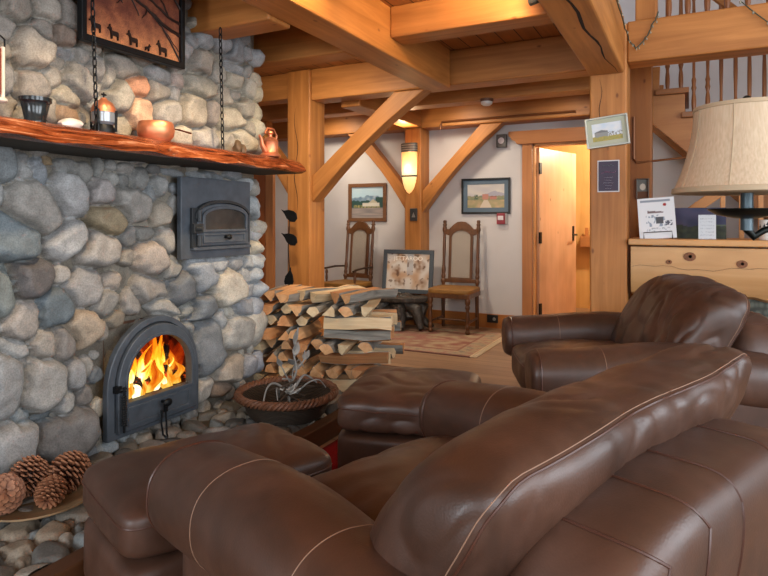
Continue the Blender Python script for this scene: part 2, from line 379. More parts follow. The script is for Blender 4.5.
# ================================================================ STONE CHIMNEY
STONES="""1.420 1.392 0.066 0.078 0 7f898e
1.507 1.424 0.033 0.024 0 7d7f7f
1.579 1.373 0.035 0.062 20 808890
1.516 1.364 0.037 0.036 0 9a9a98
1.614 1.421 0.027 0.021 0 96784a
1.697 1.407 0.052 0.035 0 898986
1.784 1.374 0.040 0.058 10 827f79
1.558 1.223 0.137 0.103 -25 99938a
1.702 1.274 0.085 0.104 25 a3a3a3
1.393 1.267 0.038 0.058 0 989896
1.856 1.288 0.073 0.073 -20 98908d
1.447 1.099 0.118 0.095 -20 6b7c84
1.687 1.084 0.094 0.077 35 a3a3a2
1.898 1.175 0.108 0.069 -15 9d885f
1.861 1.412 0.026 0.046 0 83837e
1.925 1.426 0.033 0.028 0 8b8a86
2.010 1.418 0.052 0.029 0 96918a
1.925 1.361 0.044 0.037 0 8d8b85
1.998 1.356 0.034 0.043 0 797975
2.093 1.371 0.055 0.059 0 7e7d79
2.206 1.342 0.052 0.056 0 898986
2.155 1.310 0.038 0.055 25 82888b
2.187 1.427 0.045 0.025 0 6a6a68
2.306 1.420 0.083 0.021 -5 80868a
2.045 1.242 0.112 0.077 -15 98938b
2.213 1.200 0.059 0.066 0 a6967f
2.010 1.089 0.052 0.053 0 7e7c77
2.232 1.063 0.066 0.072 15 98938a
2.105 1.101 0.068 0.039 0 78766f
1.845 1.034 0.109 0.086 0 a19a92
2.004 0.989 0.046 0.043 0 8d8579
2.136 0.981 0.088 0.084 15 a6978a
1.524 0.931 0.096 0.081 10 66605f
1.664 0.935 0.042 0.043 0 a6a098
1.779 0.868 0.090 0.089 15 9c9894
1.420 0.897 0.066 0.098 15 7e8885
1.646 0.797 0.082 0.081 0 5f6e76
1.503 0.759 0.066 0.085 -10 9f958b
1.393 0.745 0.030 0.054 0 8c8e8e
1.774 0.687 0.089 0.084 -15 b09778
1.687 0.641 0.066 0.073 20 837b74
1.592 0.646 0.061 0.058 -30 9f9588
1.475 0.652 0.072 0.036 -30 a5a5a2
1.428 0.516 0.070 0.141 0 969898
1.588 0.477 0.092 0.112 0 98958f
1.725 0.486 0.058 0.065 0 989898
1.678 0.377 0.051 0.056 0 a6a5a1
1.794 0.510 0.030 0.053 0 a29c92
1.779 0.385 0.040 0.049 0 837b74
1.451 0.274 0.107 0.114 0 a1a09e
1.687 0.237 0.136 0.116 0 7b7774
1.495 0.371 0.049 0.036 0 8d979b
1.592 0.351 0.044 0.025 0 5f696e
1.920 0.882 0.055 0.046 0 a19283
2.148 0.816 0.113 0.070 -15 928b83
1.893 0.788 0.054 0.078 -25 88837b
2.039 0.770 0.047 0.067 20 88837e
1.947 0.701 0.056 0.042 0 837764
2.226 0.716 0.125 0.056 -35 8d8b85
1.882 0.652 0.032 0.046 0 938d83
2.286 0.911 0.061 0.067 0 8d8b85
2.355 0.815 0.099 0.090 0 696e73
2.413 0.686 0.066 0.048 0 888880
2.480 0.869 0.107 0.099 15 979ea5
2.614 0.920 0.090 0.051 0 9ca0a4
2.784 0.915 0.071 0.041 0 a0a0a0
2.706 0.775 0.120 0.105 0 b7ad9a
2.488 0.682 0.115 0.066 5 6e767d
2.885 0.629 0.131 0.067 -15 969ba2
2.903 0.737 0.085 0.049 0 a0a5aa
2.885 0.824 0.094 0.049 0 a0a5a8
2.811 0.508 0.181 0.113 0 aea99e
2.534 0.464 0.149 0.139 10 747b81
2.398 0.560 0.065 0.054 0 838583
2.723 0.627 0.061 0.035 0 b0a898
2.663 0.584 0.050 0.069 15 a0a4a6
2.740 0.285 0.131 0.076 10 afa08d
2.903 0.273 0.104 0.067 0 979ba5
2.428 0.317 0.044 0.059 0 a4a09a
2.495 0.224 0.092 0.060 20 b3aca0
2.647 0.203 0.100 0.046 0 8a6f58
2.306 0.231 0.097 0.031 20 88847e
2.829 1.290 0.046 0.060 0 969ba2
2.857 1.381 0.055 0.048 0 a0a3a4
2.941 1.244 0.106 0.074 0 9ba0a1
2.857 1.182 0.046 0.048 0 9aa0a4
2.875 1.097 0.065 0.055 0 a5a7a8
2.961 1.120 0.058 0.050 0 a8a296
2.932 1.004 0.067 0.049 0 b0a898
2.847 0.995 0.046 0.048 0 9aa0a4
2.932 0.912 0.077 0.049 0 a5a8a8
2.488 1.417 0.076 0.022 -5 858b8f
2.622 1.420 0.082 0.023 -5 7f858a
2.784 1.437 0.080 0.030 -5 8a9094
1.424 1.932 0.050 0.059 -15 9f978b
1.471 2.021 0.068 0.064 0 978f81
1.592 2.056 0.066 0.062 0 a1998b
1.397 2.009 0.030 0.031 0 a09888
1.420 1.841 0.046 0.039 0 a6977e
1.532 1.866 0.080 0.094 30 b0a18b
1.575 1.963 0.056 0.058 -20 978f83
1.673 1.961 0.056 0.056 0 8d7765
1.716 2.064 0.062 0.069 -20 978f85
1.697 1.895 0.052 0.030 0 979797
1.655 1.846 0.046 0.034 -20 a69f92
1.623 1.771 0.049 0.059 20 a69c8b
1.428 1.730 0.050 0.067 0 979592
1.541 1.725 0.072 0.073 0 978d81
1.764 1.783 0.099 0.071 -30 9c978d
1.697 1.705 0.075 0.047 -15 aba18b
1.840 1.858 0.057 0.068 0 98928a
1.692 1.635 0.066 0.039 0 a68360
1.614 1.635 0.045 0.054 0 9a9080
1.428 1.608 0.047 0.055 0 90887c
1.507 1.589 0.066 0.040 0 9a9488
1.769 1.899 0.050 0.040 0 9a948a
1.820 1.957 0.051 0.040 0 a69c8b
1.898 1.830 0.043 0.069 0 979288
1.942 1.745 0.072 0.080 0 979285
1.851 1.697 0.047 0.045 0 a09a8c
2.004 1.895 0.092 0.057 -20 9c9283
2.069 1.827 0.078 0.063 0 d98a50
2.075 1.696 0.084 0.083 0 dba67a
1.964 1.613 0.068 0.057 0 9a9484
2.213 1.906 0.079 0.046 -10 979592
2.200 1.823 0.084 0.061 0 978f83
2.252 1.720 0.087 0.087 0 a19c92
2.334 1.906 0.063 0.042 0 b9a192
2.313 1.829 0.042 0.058 0 979490
2.465 1.901 0.113 0.076 0 a89f88
2.420 1.763 0.110 0.113 25 a69c88
2.473 2.039 0.091 0.077 0 a19788
2.377 2.075 0.057 0.064 0 98989a
2.420 2.134 0.059 0.043 0 8d8e91
2.526 2.168 0.062 0.044 0 94979a
2.672 2.190 0.076 0.052 0 8d8f92
2.784 2.178 0.089 0.089 0 7e8388
2.885 2.191 0.056 0.049 0 a0a0a0
2.847 2.278 0.083 0.048 0 858a8e
2.622 2.006 0.090 0.068 0 a19c90
2.758 1.994 0.088 0.065 0 b0a790
2.663 1.883 0.084 0.075 0 aaa290
2.566 1.781 0.072 0.073 0 9a8f84
2.732 1.773 0.113 0.076 0 b0a68d
2.847 1.844 0.092 0.078 0 aca48e
2.775 1.909 0.080 0.041 0 9a9488
2.885 1.966 0.075 0.067 0 b5ad98
2.903 1.732 0.085 0.061 0 aca592
2.334 1.617 0.098 0.063 0 b0a692
2.503 1.622 0.116 0.066 0 a8a5a0
2.689 1.616 0.076 0.064 0 aaa392
2.811 1.641 0.099 0.078 0 b0a790
2.174 1.612 0.064 0.050 0 a09a8e
2.226 2.179 0.059 0.046 0 85888c
2.775 2.069 0.080 0.041 0 8a8f94
2.341 1.987 0.056 0.042 0 9a958c
2.111 1.983 0.074 0.044 0 9a9488"""
rng=np.random.default_rng(3)
def wob(A,B,k):
    return (np.sin(A*k+1.3*np.sin(B*k*.7+k))+np.sin(B*k*1.1+1.7*np.sin(A*k*.6+2*k))+.5*np.sin((A+B)*k*1.9))/2.5
def stone_field(a0,a1,b0,b1,step,stones,bulge,limit=1.16):
    na=int((a1-a0)/step)+1; nb=int((b1-b0)/step)+1
    A,B=np.meshgrid(np.linspace(a0,a1,na),np.linspace(b0,b1,nb))
    d1=np.full(A.shape,9.); d2=np.full(A.shape,9.); ix=np.zeros(A.shape,int)
    for i,(y,z,ra,rb,an,c) in enumerate(stones):
        co,si=math.cos(R(an)),math.sin(R(an))
        x=(A-y)*co+(B-z)*si; w=-(A-y)*si+(B-z)*co; p=2.0+.8*((i*7919)%10)/10
        th=np.arctan2(w/rb,x/ra)
        d=(np.abs(x/ra)**p+np.abs(w/rb)**p)**(1/p)*(1+.06*np.sin(3*th+i*1.7)+.04*np.sin(5*th+i*2.9)+.02*np.sin(9*th+i))
        lt=d<d1; d2=np.where(lt,d1,np.minimum(d2,d)); ix=np.where(lt,i,ix); d1=np.where(lt,d,d1)
    e=np.minimum((limit-d1)*1.0,(d2-d1)*.75)
    rad=np.array([min(s[2],s[3]) for s in stones]); amp=np.clip(rad*1.15,.014,bulge)[ix]
    var=np.array([.75+.5*((i*613)%17)/17 for i in range(len(stones))])[ix]
    f=np.clip(e/.6,0,1); f=(1-(1-f)**2.3)**.62
    tilt=(np.array([math.sin(i*2.3) for i in range(len(stones))])[ix]*(A-np.array([s[0] for s in stones])[ix])+np.array([math.cos(i*3.1) for i in range(len(stones))])[ix]*(B-np.array([s[1] for s in stones])[ix]))
    H=np.where(e>0,f*(amp*var+.18*tilt),0)
    H+=np.where(e>0,.0035*wob(A,B,23)+.0018*wob(A,B,61),.002*wob(A,B,70)-.022)
    H-=.018*np.exp(-np.clip(e,0,9)/.05)
    cols=np.array([lin(s[5]) for s in stones]); gm=cols.mean(1,keepdims=True); cols=(gm*np.array([1.03,1.0,.95])*.36+cols*.64)*.95; cols=cols[ix]
    n=wob(A,B,17)*.10+wob(A,B,41)*.06+wob(B,A,90)*.04
    cols=cols*(1+n[...,None])
    band=np.exp(-((np.sin((A+B*.6)*9+ix*1.3)-.2)/.18)**2)*((ix%7)==3)
    cols=cols*(1+.12*band[...,None])
    mort=np.array(lin('7d7567'))
    k=np.clip(e/.06,0,1)[...,None]
    cols=mort*(1+.3*n[...,None])*(1-k)+cols*k
    return A,B,H,cols
def field_mesh(A,B,H,cols,pos,skip=None):
    nb,na=A.shape; m=MB(); P=pos(A,B,H); m.V=np.stack(P,-1).reshape(-1,3).tolist()
    C=np.concatenate([cols.reshape(-1,3),np.ones((nb*na,1))],1)
    ii=np.arange(nb*na).reshape(nb,na)
    q=np.stack([ii[:-1,:-1],ii[:-1,1:],ii[1:,1:],ii[1:,:-1]],-1).reshape(-1,4)
    if skip is not None:
        ca=(A[:-1,:-1]+A[1:,1:])/2; cb=(B[:-1,:-1]+B[1:,1:])/2; q=q[~skip(ca,cb).ravel()]
    m.F=[tuple(x) for x in q.tolist()]; m.MI=[0]*len(m.F); m.C=C.tolist(); return m
stones=[]
for l in STONES.strip().split('\n'):
    a=l.split(); stones.append(tuple(float(x) for x in a[:5])+(a[5],))
PAL=['8f8c86','9a958c','7b7f82','a39b8d','88857f','97a0a4','8a7f72','b0a592','747a7f']
def fill(stones,a0,a1,b0,b1,tries,rmin,rmax,skip=None,pal=PAL,asp=(.8,1.35)):
    pts=[(s[0],s[1],s[2],s[3]) for s in stones]
    for t in range(tries):
        y=rng.uniform(a0,a1); z=rng.uniform(b0,b1); r=rmax*(rmin/rmax)**(t/tries)
        if skip and skip(y,z): continue
        if all(((y-p[0])/(p[2]+r*.86))**2+((z-p[1])/(p[3]+r*.86))**2>1 for p in pts):
            ra=r*rng.uniform(*asp)*.95; rb=r*r/ra*.95
            stones.append((y,z,ra,rb,rng.uniform(-35,35),pal[int(rng.integers(len(pal)))])); pts.append((y,z,ra,rb))
DOOR=(2.141,.284)   # fire door centre y, half width
def in_plate(y,z): return 2.33<y<2.83 and .99<z<1.37
def in_door(y,z): return abs(y-2.141)<.25 and .17<z<.64
fill(stones,.2,1.36,.08,2.56,2600,.03,.12)
fill(stones,1.3,3.0,.08,2.56,2600,.02,.05,lambda y,z:in_plate(y,z) or in_door(y,z))
XW=-2.44
A,B,H,C_=stone_field(.2,3.02,.05,2.56,.008,stones,.092,1.13)
w2=np.clip((3.02-A)/.12,0,1); H=H*(.25+.75*w2**.5)-.05*(1-w2)**2
pl=((A>2.27)&(A<2.89)&(B>.94)&(B<1.42)); H=np.where(pl,np.minimum(H,.03),H)
archd=np.where(B>.38,((A-2.141)/.31)**2+((B-.38)/.335)**2,((A-2.141)/.31)**2+np.where(B<.13,9,0)); H=np.where(archd<1,np.minimum(H,.03),H)
def hole(a,b):
    return ((np.abs(a-2.185)<.222)&(b>.29)&(b<.41))|((((a-2.185)/.222)**2+((b-.41)/.205)**2<1)&(b>.3))
m=field_mesh(A,B,H,C_,lambda a,b,h:(XW+h,a,b),hole)
def add_colored(m,V0,col):
    n=len(m.V)-V0; m.C+= [tuple(lin(col))+(1,)]*n
k=0
for s in stones[:]:
    if s[0]+s[2]>2.93 and s[3]>.036:
        v0=len(m.V); m.ell((XW-.03,2.975+.02*math.sin(k*2.1),s[1]),(.10+.02*math.sin(k),max(.06,s[3]*.95)+.02,s[3]*1.12+.006),18,None,0,.3,k); add_colored(m,v0,s[5]); k+=1
zz=.1
while zz<2.5:
    for xx in (-2.62,-2.83,-3.04,-3.2):
        r=rng.uniform(.08,.12); v0=len(m.V); m.ell((xx+rng.uniform(-.03,.03),2.98,zz+rng.uniform(-.04,.04)),(r,.07,r*.95),12,None,0,.3,k); add_colored(m,v0,PAL[k%len(PAL)]); k+=1
    zz+=.17
v0=len(m.V); m.bb(-3.3,-2.88,.2,2.985,0,2.6); m.bb(-2.88,XW+.001,.2,1.9,0,2.6); m.bb(-2.88,XW+.001,2.60,2.985,0,2.6); m.bb(-2.88,XW-.06,2.42,2.60,.68,2.6); m.bb(-2.88,XW-.06,2.42,2.60,0,.27); m.bb(XW-.055,XW-.02,2.595,2.61,0,2.6); m.bb(-2.88,XW+.001,1.9,2.42,.68,2.6); m.bb(-2.88,XW+.001,1.9,2.42,0,.27); add_colored(m,v0,'8f877a')
stone_m=attr_mat('river_stone',.68,.2,.6,60,.35,.34,.006)
S(m.build('wall_chimney',stone_m,ang=180),'rounded river stone chimney wall')
# hearth: raised bed of small river stones in mortar with a timber edge
hs=[]; HP=['7d7467','8f8474','6b675f','9d8f7b','757a78','a08a6c','857f74','5e5b57','93877a']
fill(hs,-2.42,-1.78,.3,3.9,5200,.022,.062,None,HP,(.75,1.4))
A,B,H,C_=stone_field(-2.44,-1.775,.3,3.9,.0085,hs,.032)
m=field_mesh(A,B,H,C_,lambda a,b,h:(a,b,.075+h))
v0=len(m.V); m.bb(-2.44,-1.775,.3,3.9,0,.072); m.bb(-3.3,-2.44,3.1,3.9,0,.085); add_colored(m,v0,'7d7466')
S(m.build('hearth',attr_mat('hearth_stone',.6,.2,.4,70,.35,.22,.004),ang=180),'raised hearth of small river stones set in mortar')
S(MB().bb(-1.775,-1.70,.3,3.9,0,.1).build('trim_7',wood('hearth_edge_','4a2c19','5c3a22','Y',.5),None,False,.006))
S(MB().bb(-3.3,-1.70,3.9,3.96,0,.1).build('trim_8',wood('hearth_edge_','4a2c19','5c3a22','X',.5),None,False,.006))
# mantel slab with live edge (spans the chimney, hung on chains)
mt=NT('mantel_wood'); v=mt.coord((12,1.6,20)); f=mt.noise(v,1.6,6,1.4,.65)
c=mt.ramp(f,[(.30,lin('2e1209')),(.44,lin('6b3118')),(.56,lin('96502b')),(.66,lin('c98f6b')),(.72,lin('7a3c1e'))])
mt.l(c,mt.b.inputs['Base Color']); mt.b.inputs['Roughness'].default_value=.25; mt.bump(f,.5,.012)
m=MB(); n=90; V=[];F=[]
for i in range(n+1):
    t=i/n; y=.35+2.70*t; q=noise.noise(Vector((y*3,0,0)))*.03+noise.noise(Vector((y*9,4,0)))*.014
    p=[(-2.44,1.455),(-2.12+q,1.455),(-2.085+q,1.462+.006*math.sin(y*21)),(-2.10+q*1.2,1.495+.01*noise.noise(Vector((y*12,2,9)))),(-2.135+q*1.3,1.528+.008*noise.noise(Vector((y*10,7,1)))),(-2.18,1.54),(-2.44,1.54)]
    V+=[(a,y,b) for a,b in p]
m_=7
for i in range(n):
    for k in range(m_): F.append((i*m_+k,i*m_+(k+1)%m_,(i+1)*m_+(k+1)%m_,(i+1)*m_+k))
F+=[tuple(range(m_)),tuple(n*m_+k for k in range(m_-1,-1,-1))]
m.add(V,F); m.MI=[1 if (i<n*m_ and i%m_==0) else 0 for i in range(len(m.F))]; mo=m.build('mantel_shelf',[mt.m,plain('shaded_underside','2e2a20',.8,0,.2,20)],ang=50)  # bottom faces take a dark colour that paints in the shade under the slab
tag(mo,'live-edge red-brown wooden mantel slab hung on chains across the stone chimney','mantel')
# ================================================================ LEATHER SEATING
def leather_mat():
    t=NT('brown_leather'); v=t.coord((1,1,1))
    f=t.noise(v,5,5,.4,.6)
    col=t.ramp(f,[(.3,lin('3b271d')),(.52,lin('4a3125')),(.75,lin('5c4033'))])
    t.l(col,t.b.inputs['Base Color'])
    r=t.ramp(t.noise(v,9,3),[(.3,(.36,)*3),(.7,(.50,)*3)]); t.l(r,t.b.inputs['Roughness'])
    t.b.inputs['Specular IOR Level'].default_value=.5
    vo=t.n('TexVoronoi',Scale=230.0); t.l(v,vo.inputs['Vector'])
    t.bump(vo.outputs['Distance'],.10,.002); return t.m
leather=leather_mat()
thread=plain('seam_thread','8a6a55',.6)
piping_m=plain('leather_piping','4a2b1f',.4)
foot_m=plain('dark_foot','1d120c',.4)
def se(p,e1,e2,ax):
    """nested superellipsoid: e1 for the cross section, e2 along axis ax"""
    o=[i for i in range(3) if i!=ax]
    r=(abs(p[o[0]])**e1+abs(p[o[1]])**e1)**(1/e1)
    k=(r**e2+abs(p[ax])**e2)**(1/e2)
    return p/k
def surf(c,h,e1=4,e2=4,ax=0,post=None,wr=0,wf=(3,3,3),seed=0,ridge=0):
    def f(p):
        q=se(Vector(p),e1,e2,ax); w=Vector((q.x*h[0],q.y*h[1],q.z*h[2]))
        if wr or ridge:
            nn=Vector((w.x/h[0]**2,w.y/h[1]**2,w.z/h[2]**2)); nn=nn.normalized() if nn.length else nn
            s=Vector((w.x*wf[0],w.y*wf[1],w.z*wf[2]))+Vector((seed*5.3,seed*2.1,seed))
            d=wr*noise.noise(s)
            if ridge:
                r=1-abs(noise.noise(s*1.7+Vector((3,1,8)))); d-=ridge*max(0,r-.72)/.28*max(0,.5+noise.noise(s*.5+Vector((9,9,1))))
            w=w+nn*d
        if post: w=post(w,q)
        return (w.x+c[0],w.y+c[1],w.z+c[2])
    f.e1=e1; f.ax=ax; return f
def seam(sf,pts,r,mat,parent,name='seam',closed=True,off=0):
    if closed:
        o=[i for i in range(3) if i!=sf.ax]; q=[]
        for p in pts:
            p=list(p)
            if p[sf.ax]==pts[0][sf.ax]==pts[-1][sf.ax]==pts[len(pts)//3][sf.ax]:
                k=(abs(p[o[0]])**sf.e1+abs(p[o[1]])**sf.e1)**(1/sf.e1); p[o[0]]/=k; p[o[1]]/=k
            q.append(p)
        pts=q
    m=MB(); m.tube([sf(p) for p in pts],r,6,closed); return m.build(name,mat,parent)
def ringpts(ax,val,n=80):
    """square ring of cube points at coordinate ax=val"""
    o=[i for i in range(3) if i!=ax]; out=[]
    for i in range(n):
        a=2*PI*i/n; c,s=math.cos(a),math.sin(a); k=max(abs(c),abs(s)); p=[0,0,0]; p[ax]=val; p[o[0]]=c/k; p[o[1]]=s/k; out.append(p)
    return out
def part(name,sf,n,parent,label=None,mat=None):
    m=MB(); m.sbox(sf,n); o=m.build(name,mat or leather,parent,ang=180)
    if label: o['label']=label
    return o
def armchair(loc,rz,label,seed,pil,bkf,ext=0):
    t=empty('leather_armchair',loc,rz,label,'armchair','brown leather armchairs by the fire')
    part('base',surf((0,0,.2),(.45,.5,.13),8,8,0),16,t)
    for s in (1,-1):
        # rolled arm
        def pst(w,q,s=s):
            w=w.copy(); k=(w.x/.5); w.z+= -.012*k*k + .012*math.sin(w.x*7+seed); return w
        sf=surf((.07,s*.475,.488),(.54,.135,.122),2.3,10,0,pst,.005,(3,3,3),seed+s,.003)
        a=part('arm',sf,44,t)
        for x in (.42,-.28):
            q=seam(sf,ringpts(0,x,120),.0013,thread,a); q['label']='pale stitched seam'
        seam(sf,ringpts(0,.985),.004,piping_m,a,'piping')
        part('arm_panel',surf((.02,s*.475,.27),(.455,.1,.2),6,8,0,None,.004,(4,4,4),seed),18,t)
    # seat cushion
    def pst(w,q):
        w=w.copy(); w.z+=.03*(1-(q.x)**2)*(1-q.y**2)*(1 if q.z>0 else 0); return w
    sf=surf((.09+ext,0,.385),(.37+ext,.345,.10),5,5,2,pst,.008,(4,4,4),seed,.01); sc=part('seat_cushion',sf,36,t)
    seam(sf,ringpts(2,.55),.004,piping_m,sc,'piping')
    # outside back
    def pstb(w,q):
        w=w.copy(); u=(w.z+.30)/.6; w.x-=.10*u; w.z-=.05*abs(q.y)**4*(u>.5)
        return w
    bk_y,bk_h=bkf
    sfb=surf((-.36,bk_y,.41),(.13,bk_h,.315),4.5,5,1,pstb,.004,(4,4,4),seed+3,.0)
    bk=part('back_frame',sfb,44,t)
    for y in (.80,.45,.12,-.35):
        pts=[p for p in ringpts(1,y,120) if p[0]<=.35 and p[2]>-.9]
        pts=[p for p in [[-1,y,z] for z in np.linspace(-.9,1,24)]+[[x,y,1] for x in np.linspace(-1,.6,12)]]
        seam(sfb,pts,.0032,piping_m,bk,'seam',False)
    # loose back cushion
    cx,cz,hx,hy,hz,lean,yy,sag=pil
    def pstp(w,q):
        w=w.copy(); w.x-=lean*(w.z)/hz*.5
        w.x+=.02*math.cos(w.y*4)
        w.z+=.008*math.sin(w.y*9+seed)+sag[0]+sag[1]*q.y+sag[2]*q.y**2
        return w
    sf=surf((cx,yy,cz),(hx,hy,hz),3.2,4.6,1,pstp,.010,(5,7,4),seed+7,.010)
    bc=part('back_cushion',sf,64,t)
    for dx in (0,.09):
        a=[[-1+ .0,0,0]]
    for x in (-.64,-.56):
        q=seam(sf,ringpts(0,x,140),(.0012 if x>-.6 else .0025),thread if x>-.6 else piping_m,bc)
    for s in (1,-1):
        for x in (.36,-.36):
            MB().lathe([(.032,0),(.04,.03),(.034,.07),(.034,.09)],14,T(x,s*.42,0)).build('foot',foot_m,t)
    return t
def ottoman(loc,rz,label,seed,hx,hy,top):
    t=empty('leather_ottoman',loc,rz,label,'ottoman','leather ottomans')
    part('base',surf((0,0,.165),(hx*.985,hy*.985,.105),11,9,2,None,.003,(4,4,4),seed),20,t)
    def pst(w,q):
        w=w.copy()
        if q.z>0: w.z+=.02*(1-q.x**2)*(1-q.y**2)
        return w
    hz=(top-.265)/2
    sf=surf((0,0,.265+hz),(hx,hy,hz),9,5.5,2,pst,.006,(4,4,4),seed,.012)
    c=part('top_cushion',sf,48,t)
    seam(sf,ringpts(2,.35,120),.0028,piping_m,c)
    # puckers pulled into the middle of the top
    m=MB()
    for s in (1,-1):
        for y in (1,-1):
            MB().lathe([(.026,0),(.032,.03),(.03,.07)],12,T(s*(hx-.09),y*(hy-.09),0)).build('foot',foot_m,t)
    return t
F1=(-.924,.383)
armchair((-.452,1.409,0),R(157.5),'nearest brown leather armchair, seen from behind, its big loose back cushion slumped over the arm',1,(-.2,.658,.16,.55,.243,.26,-.085,(-.086,-.028,.044)),(-.07,.47))
armchair((-.268,3.378,0),R(-157.6),'farther brown leather armchair in front of the pale log counter',2,(-.2,.645,.155,.45,.235,.24,-.01,(-.01,.0,-.005)),(0,.44),.07)
ottoman((-1.351,1.446,0),R(157.5),'brown leather ottoman pushed against the seat of the nearest armchair',3,.232,.335,.428)
ottoman((-1.115,2.49,.0135),R(14),'brown leather ottoman on the red rug beside the basket and firewood',5,.29,.31,.425)
# ---- rugs
def rug(name,x0,x1,y0,y1,func,label,fringe=True,nx=120,ny=70):
    t=empty(name,((x0+x1)/2,(y0+y1)/2,0),0,label,'rug')
    w,h=x1-x0,y1-y0; m=MB(); C=[]
    for j in range(ny+1):
        for i in range(nx+1):
            u,v=i/nx,j/ny; m.V.append(((u-.5)*w,(v-.5)*h,.012+.0015*noise.noise(Vector((u*9,v*9,0))))); C.append(tuple(lin(func(u,v)))+(1,))
    for j in range(ny):
        for i in range(nx):
            a=j*(nx+1)+i; m.F.append((a,a+1,a+nx+2,a+nx+1)); m.MI.append(0)
    n0=len(m.V); m.bb(-w/2,w/2,-h/2,h/2,0.0,.008); C+=[(.2,.1,.08,1)]*(len(m.V)-n0); m.C=C
    m.build('pile',attr_mat('woven_wool',.95,.25,.4,220,.1,0,.003),t)
    if fringe:
        for s in (1,-1):
            f=MB(); f.bb(s*w/2-.004,s*w/2+.004,-h/2,h/2,.004,.0135); k=int(h/.012)
            for i in range(k):
                y=-h/2+h*(i+.5)/k; f.tube([(s*w/2,y,.008),(s*(w/2+.025),y+random.uniform(-.004,.004),.008),(s*(w/2+.05),y+random.uniform(-.008,.008),.004)],.003,4)
            tag(f.build('fringe',plain('rug_fringe','c9b190',.95),t),'cream tassel fringe')
    return t
def rugc(u,v):
    X=(u-.5)*2.4; Y=(v-.5)*1.15
    ex=min(1.2-abs(X),.575-abs(Y)); n=noise.noise(Vector((X*9,Y*9,0))); n2=noise.noise(Vector((X*23,Y*23,5)))
    cream=Vector((.66,.57,.46)); pink=Vector((.62,.44,.39)); rust=Vector((.54,.35,.31)); grey=Vector((.50,.47,.42))
    if ex<.02: c=pink
    elif ex<.16: c=cream.lerp(grey if n>0 else pink,min(1,max(0,.25+1.3*n2)))
    elif ex<.19: c=rust
    else:
        md=abs(X)/.85+abs(Y)/.33
        c=pink.lerp(cream,min(1,max(0,.15+1.2*n+.6*n2))) if md<1 else cream.lerp(rust,min(1,max(0,.35+1.2*n)))
        if md<.4: c=cream.lerp(grey,min(1,max(0,.3+n)))
    return tuple(c)
rug('patterned_rug',-4.05,-1.66,4.87,6.02,rugc,'faded pink and cream patterned rug with fringed end below the cane chairs')
rug('red_rug',-1.66,-.78,2.02,2.95,lambda u,v:(.55,.08,.08) if min(u,1-u,v,1-v)>.03 else (.36,.10,.08),'plain red rug below the farther ottoman',False,30,30)
# ================================================================ FIRE DOOR, OVEN, FIRE
XF=XW+.05
def PX(x0): return (lambda a,b:(x0,a,b))
t=empty('fireplace_door',(XF,2.141,.155),0,'arched iron fireplace door with a glass pane, flush in the stone chimney, fire burning behind','fireplace')
def loc(o): o.matrix_parent_inverse=Matrix.Translation((-XF,-2.141,-.155)); return o
def ringb(name,outer,inner,x0,x1,mat,par,bev=.004):
    m=MB(); m.ring(outer,inner,PX(x0),PX(x1)); o=m.build(name,mat,par,True,bev); return loc(o)
def solid(name,poly,x0,x1,mat,par,bev=.003):
    m=MB(); m.prism(poly,PX(x0),PX(x1)); return loc(m.build(name,mat,par,True,bev))
N=18
o0=arch(.284,.155,.38,.695,N,2.141); o1=arch(.248,.155+.03,.385,.665,N,2.145)
ringb('outer_frame',o0,o1,XF,XF+.035,stove,t)
ringb('frame_step',arch(.256,.17,.385,.672,N,2.145),arch(.236,.17+.01,.39,.65,N,2.147),XF+.005,XF+.022,stove_dark,t,.002)
win=arch(.200,.315,.41,.598,N,2.156)
ringb('door_leaf',arch(.244,.178,.39,.657,N,2.149),win,XF+.008,XF+.05,stove,t)
ringb('glass_rim',arch(.214,.304,.41,.612,N,2.156),win,XF+.045,XF+.056,stove,t,.002)
g=NT('stove_glass'); g.b.inputs['Transmission Weight'].default_value=1; g.b.inputs['Roughness'].default_value=.0; g.b.inputs['IOR'].default_value=1.02; g.b.inputs['Base Color'].default_value=(1,1,1,1); g.b.inputs['Alpha'].default_value=.12
solid('glass_pane',arch(.206,.309,.41,.604,N,2.156),XF+.028,XF+.032,g.m,t,0)
ringb('lower_panel',[(1.955,.20),(2.345,.20),(2.345,.292),(1.955,.292)],[(1.967,.212),(2.333,.212),(2.333,.280),(1.967,.280)],XF+.046,XF+.056,stove,t,.002)
m=MB(); m.tube([(XF+.05,2.16,.268),(XF+.085,2.16,.268)],.008); m.ell((XF+.09,2.16,.268),(.012,.026,.02),12); m.box((XF+.075,2.16,.24),(.01,.02,.04)); loc(m.build('air_knob',iron,t))
m=MB(); pts=[(XF+.07+.011*math.cos(i*.9),1.918+.011*math.sin(i*.9),.22+.14*i/90) for i in range(91)]
m.tube(pts,.0035,6); h=loc(m.build('spring_handle',plain('steel_spring',(.35,.36,.37),.35,.9),t)); h['label']='steel coil spring handle'
m=MB(); m.tube([(XF+.07,1.918,.19),(XF+.07,1.918,.40)],.006); m.tube([(XF+.04,1.90,.385),(XF+.075,1.93,.385)],.009); m.box((XF+.045,1.90,.39),(.03,.03,.03)); loc(m.build('latch',iron,t))
# little hook hanging below the knob
t2=empty('lifting_hook',(XF+.06,2.1,.1),0,'small black iron hook hanging below the knob of the fire door','hook')
m=MB()
for dy in (-.012,.012): m.tube([(XF+.075,2.145+dy,.235),(XF+.078,2.145+dy*1.3,.17),(XF+.085,2.145+dy,.115),(XF+.11,2.135+dy*.3,.105),(XF+.12,2.12+dy*.3,.112)],.005,6)
o=m.build('hook',iron,t2); o.matrix_parent_inverse=Matrix.Translation((-XF-.06,-2.1,-.1))
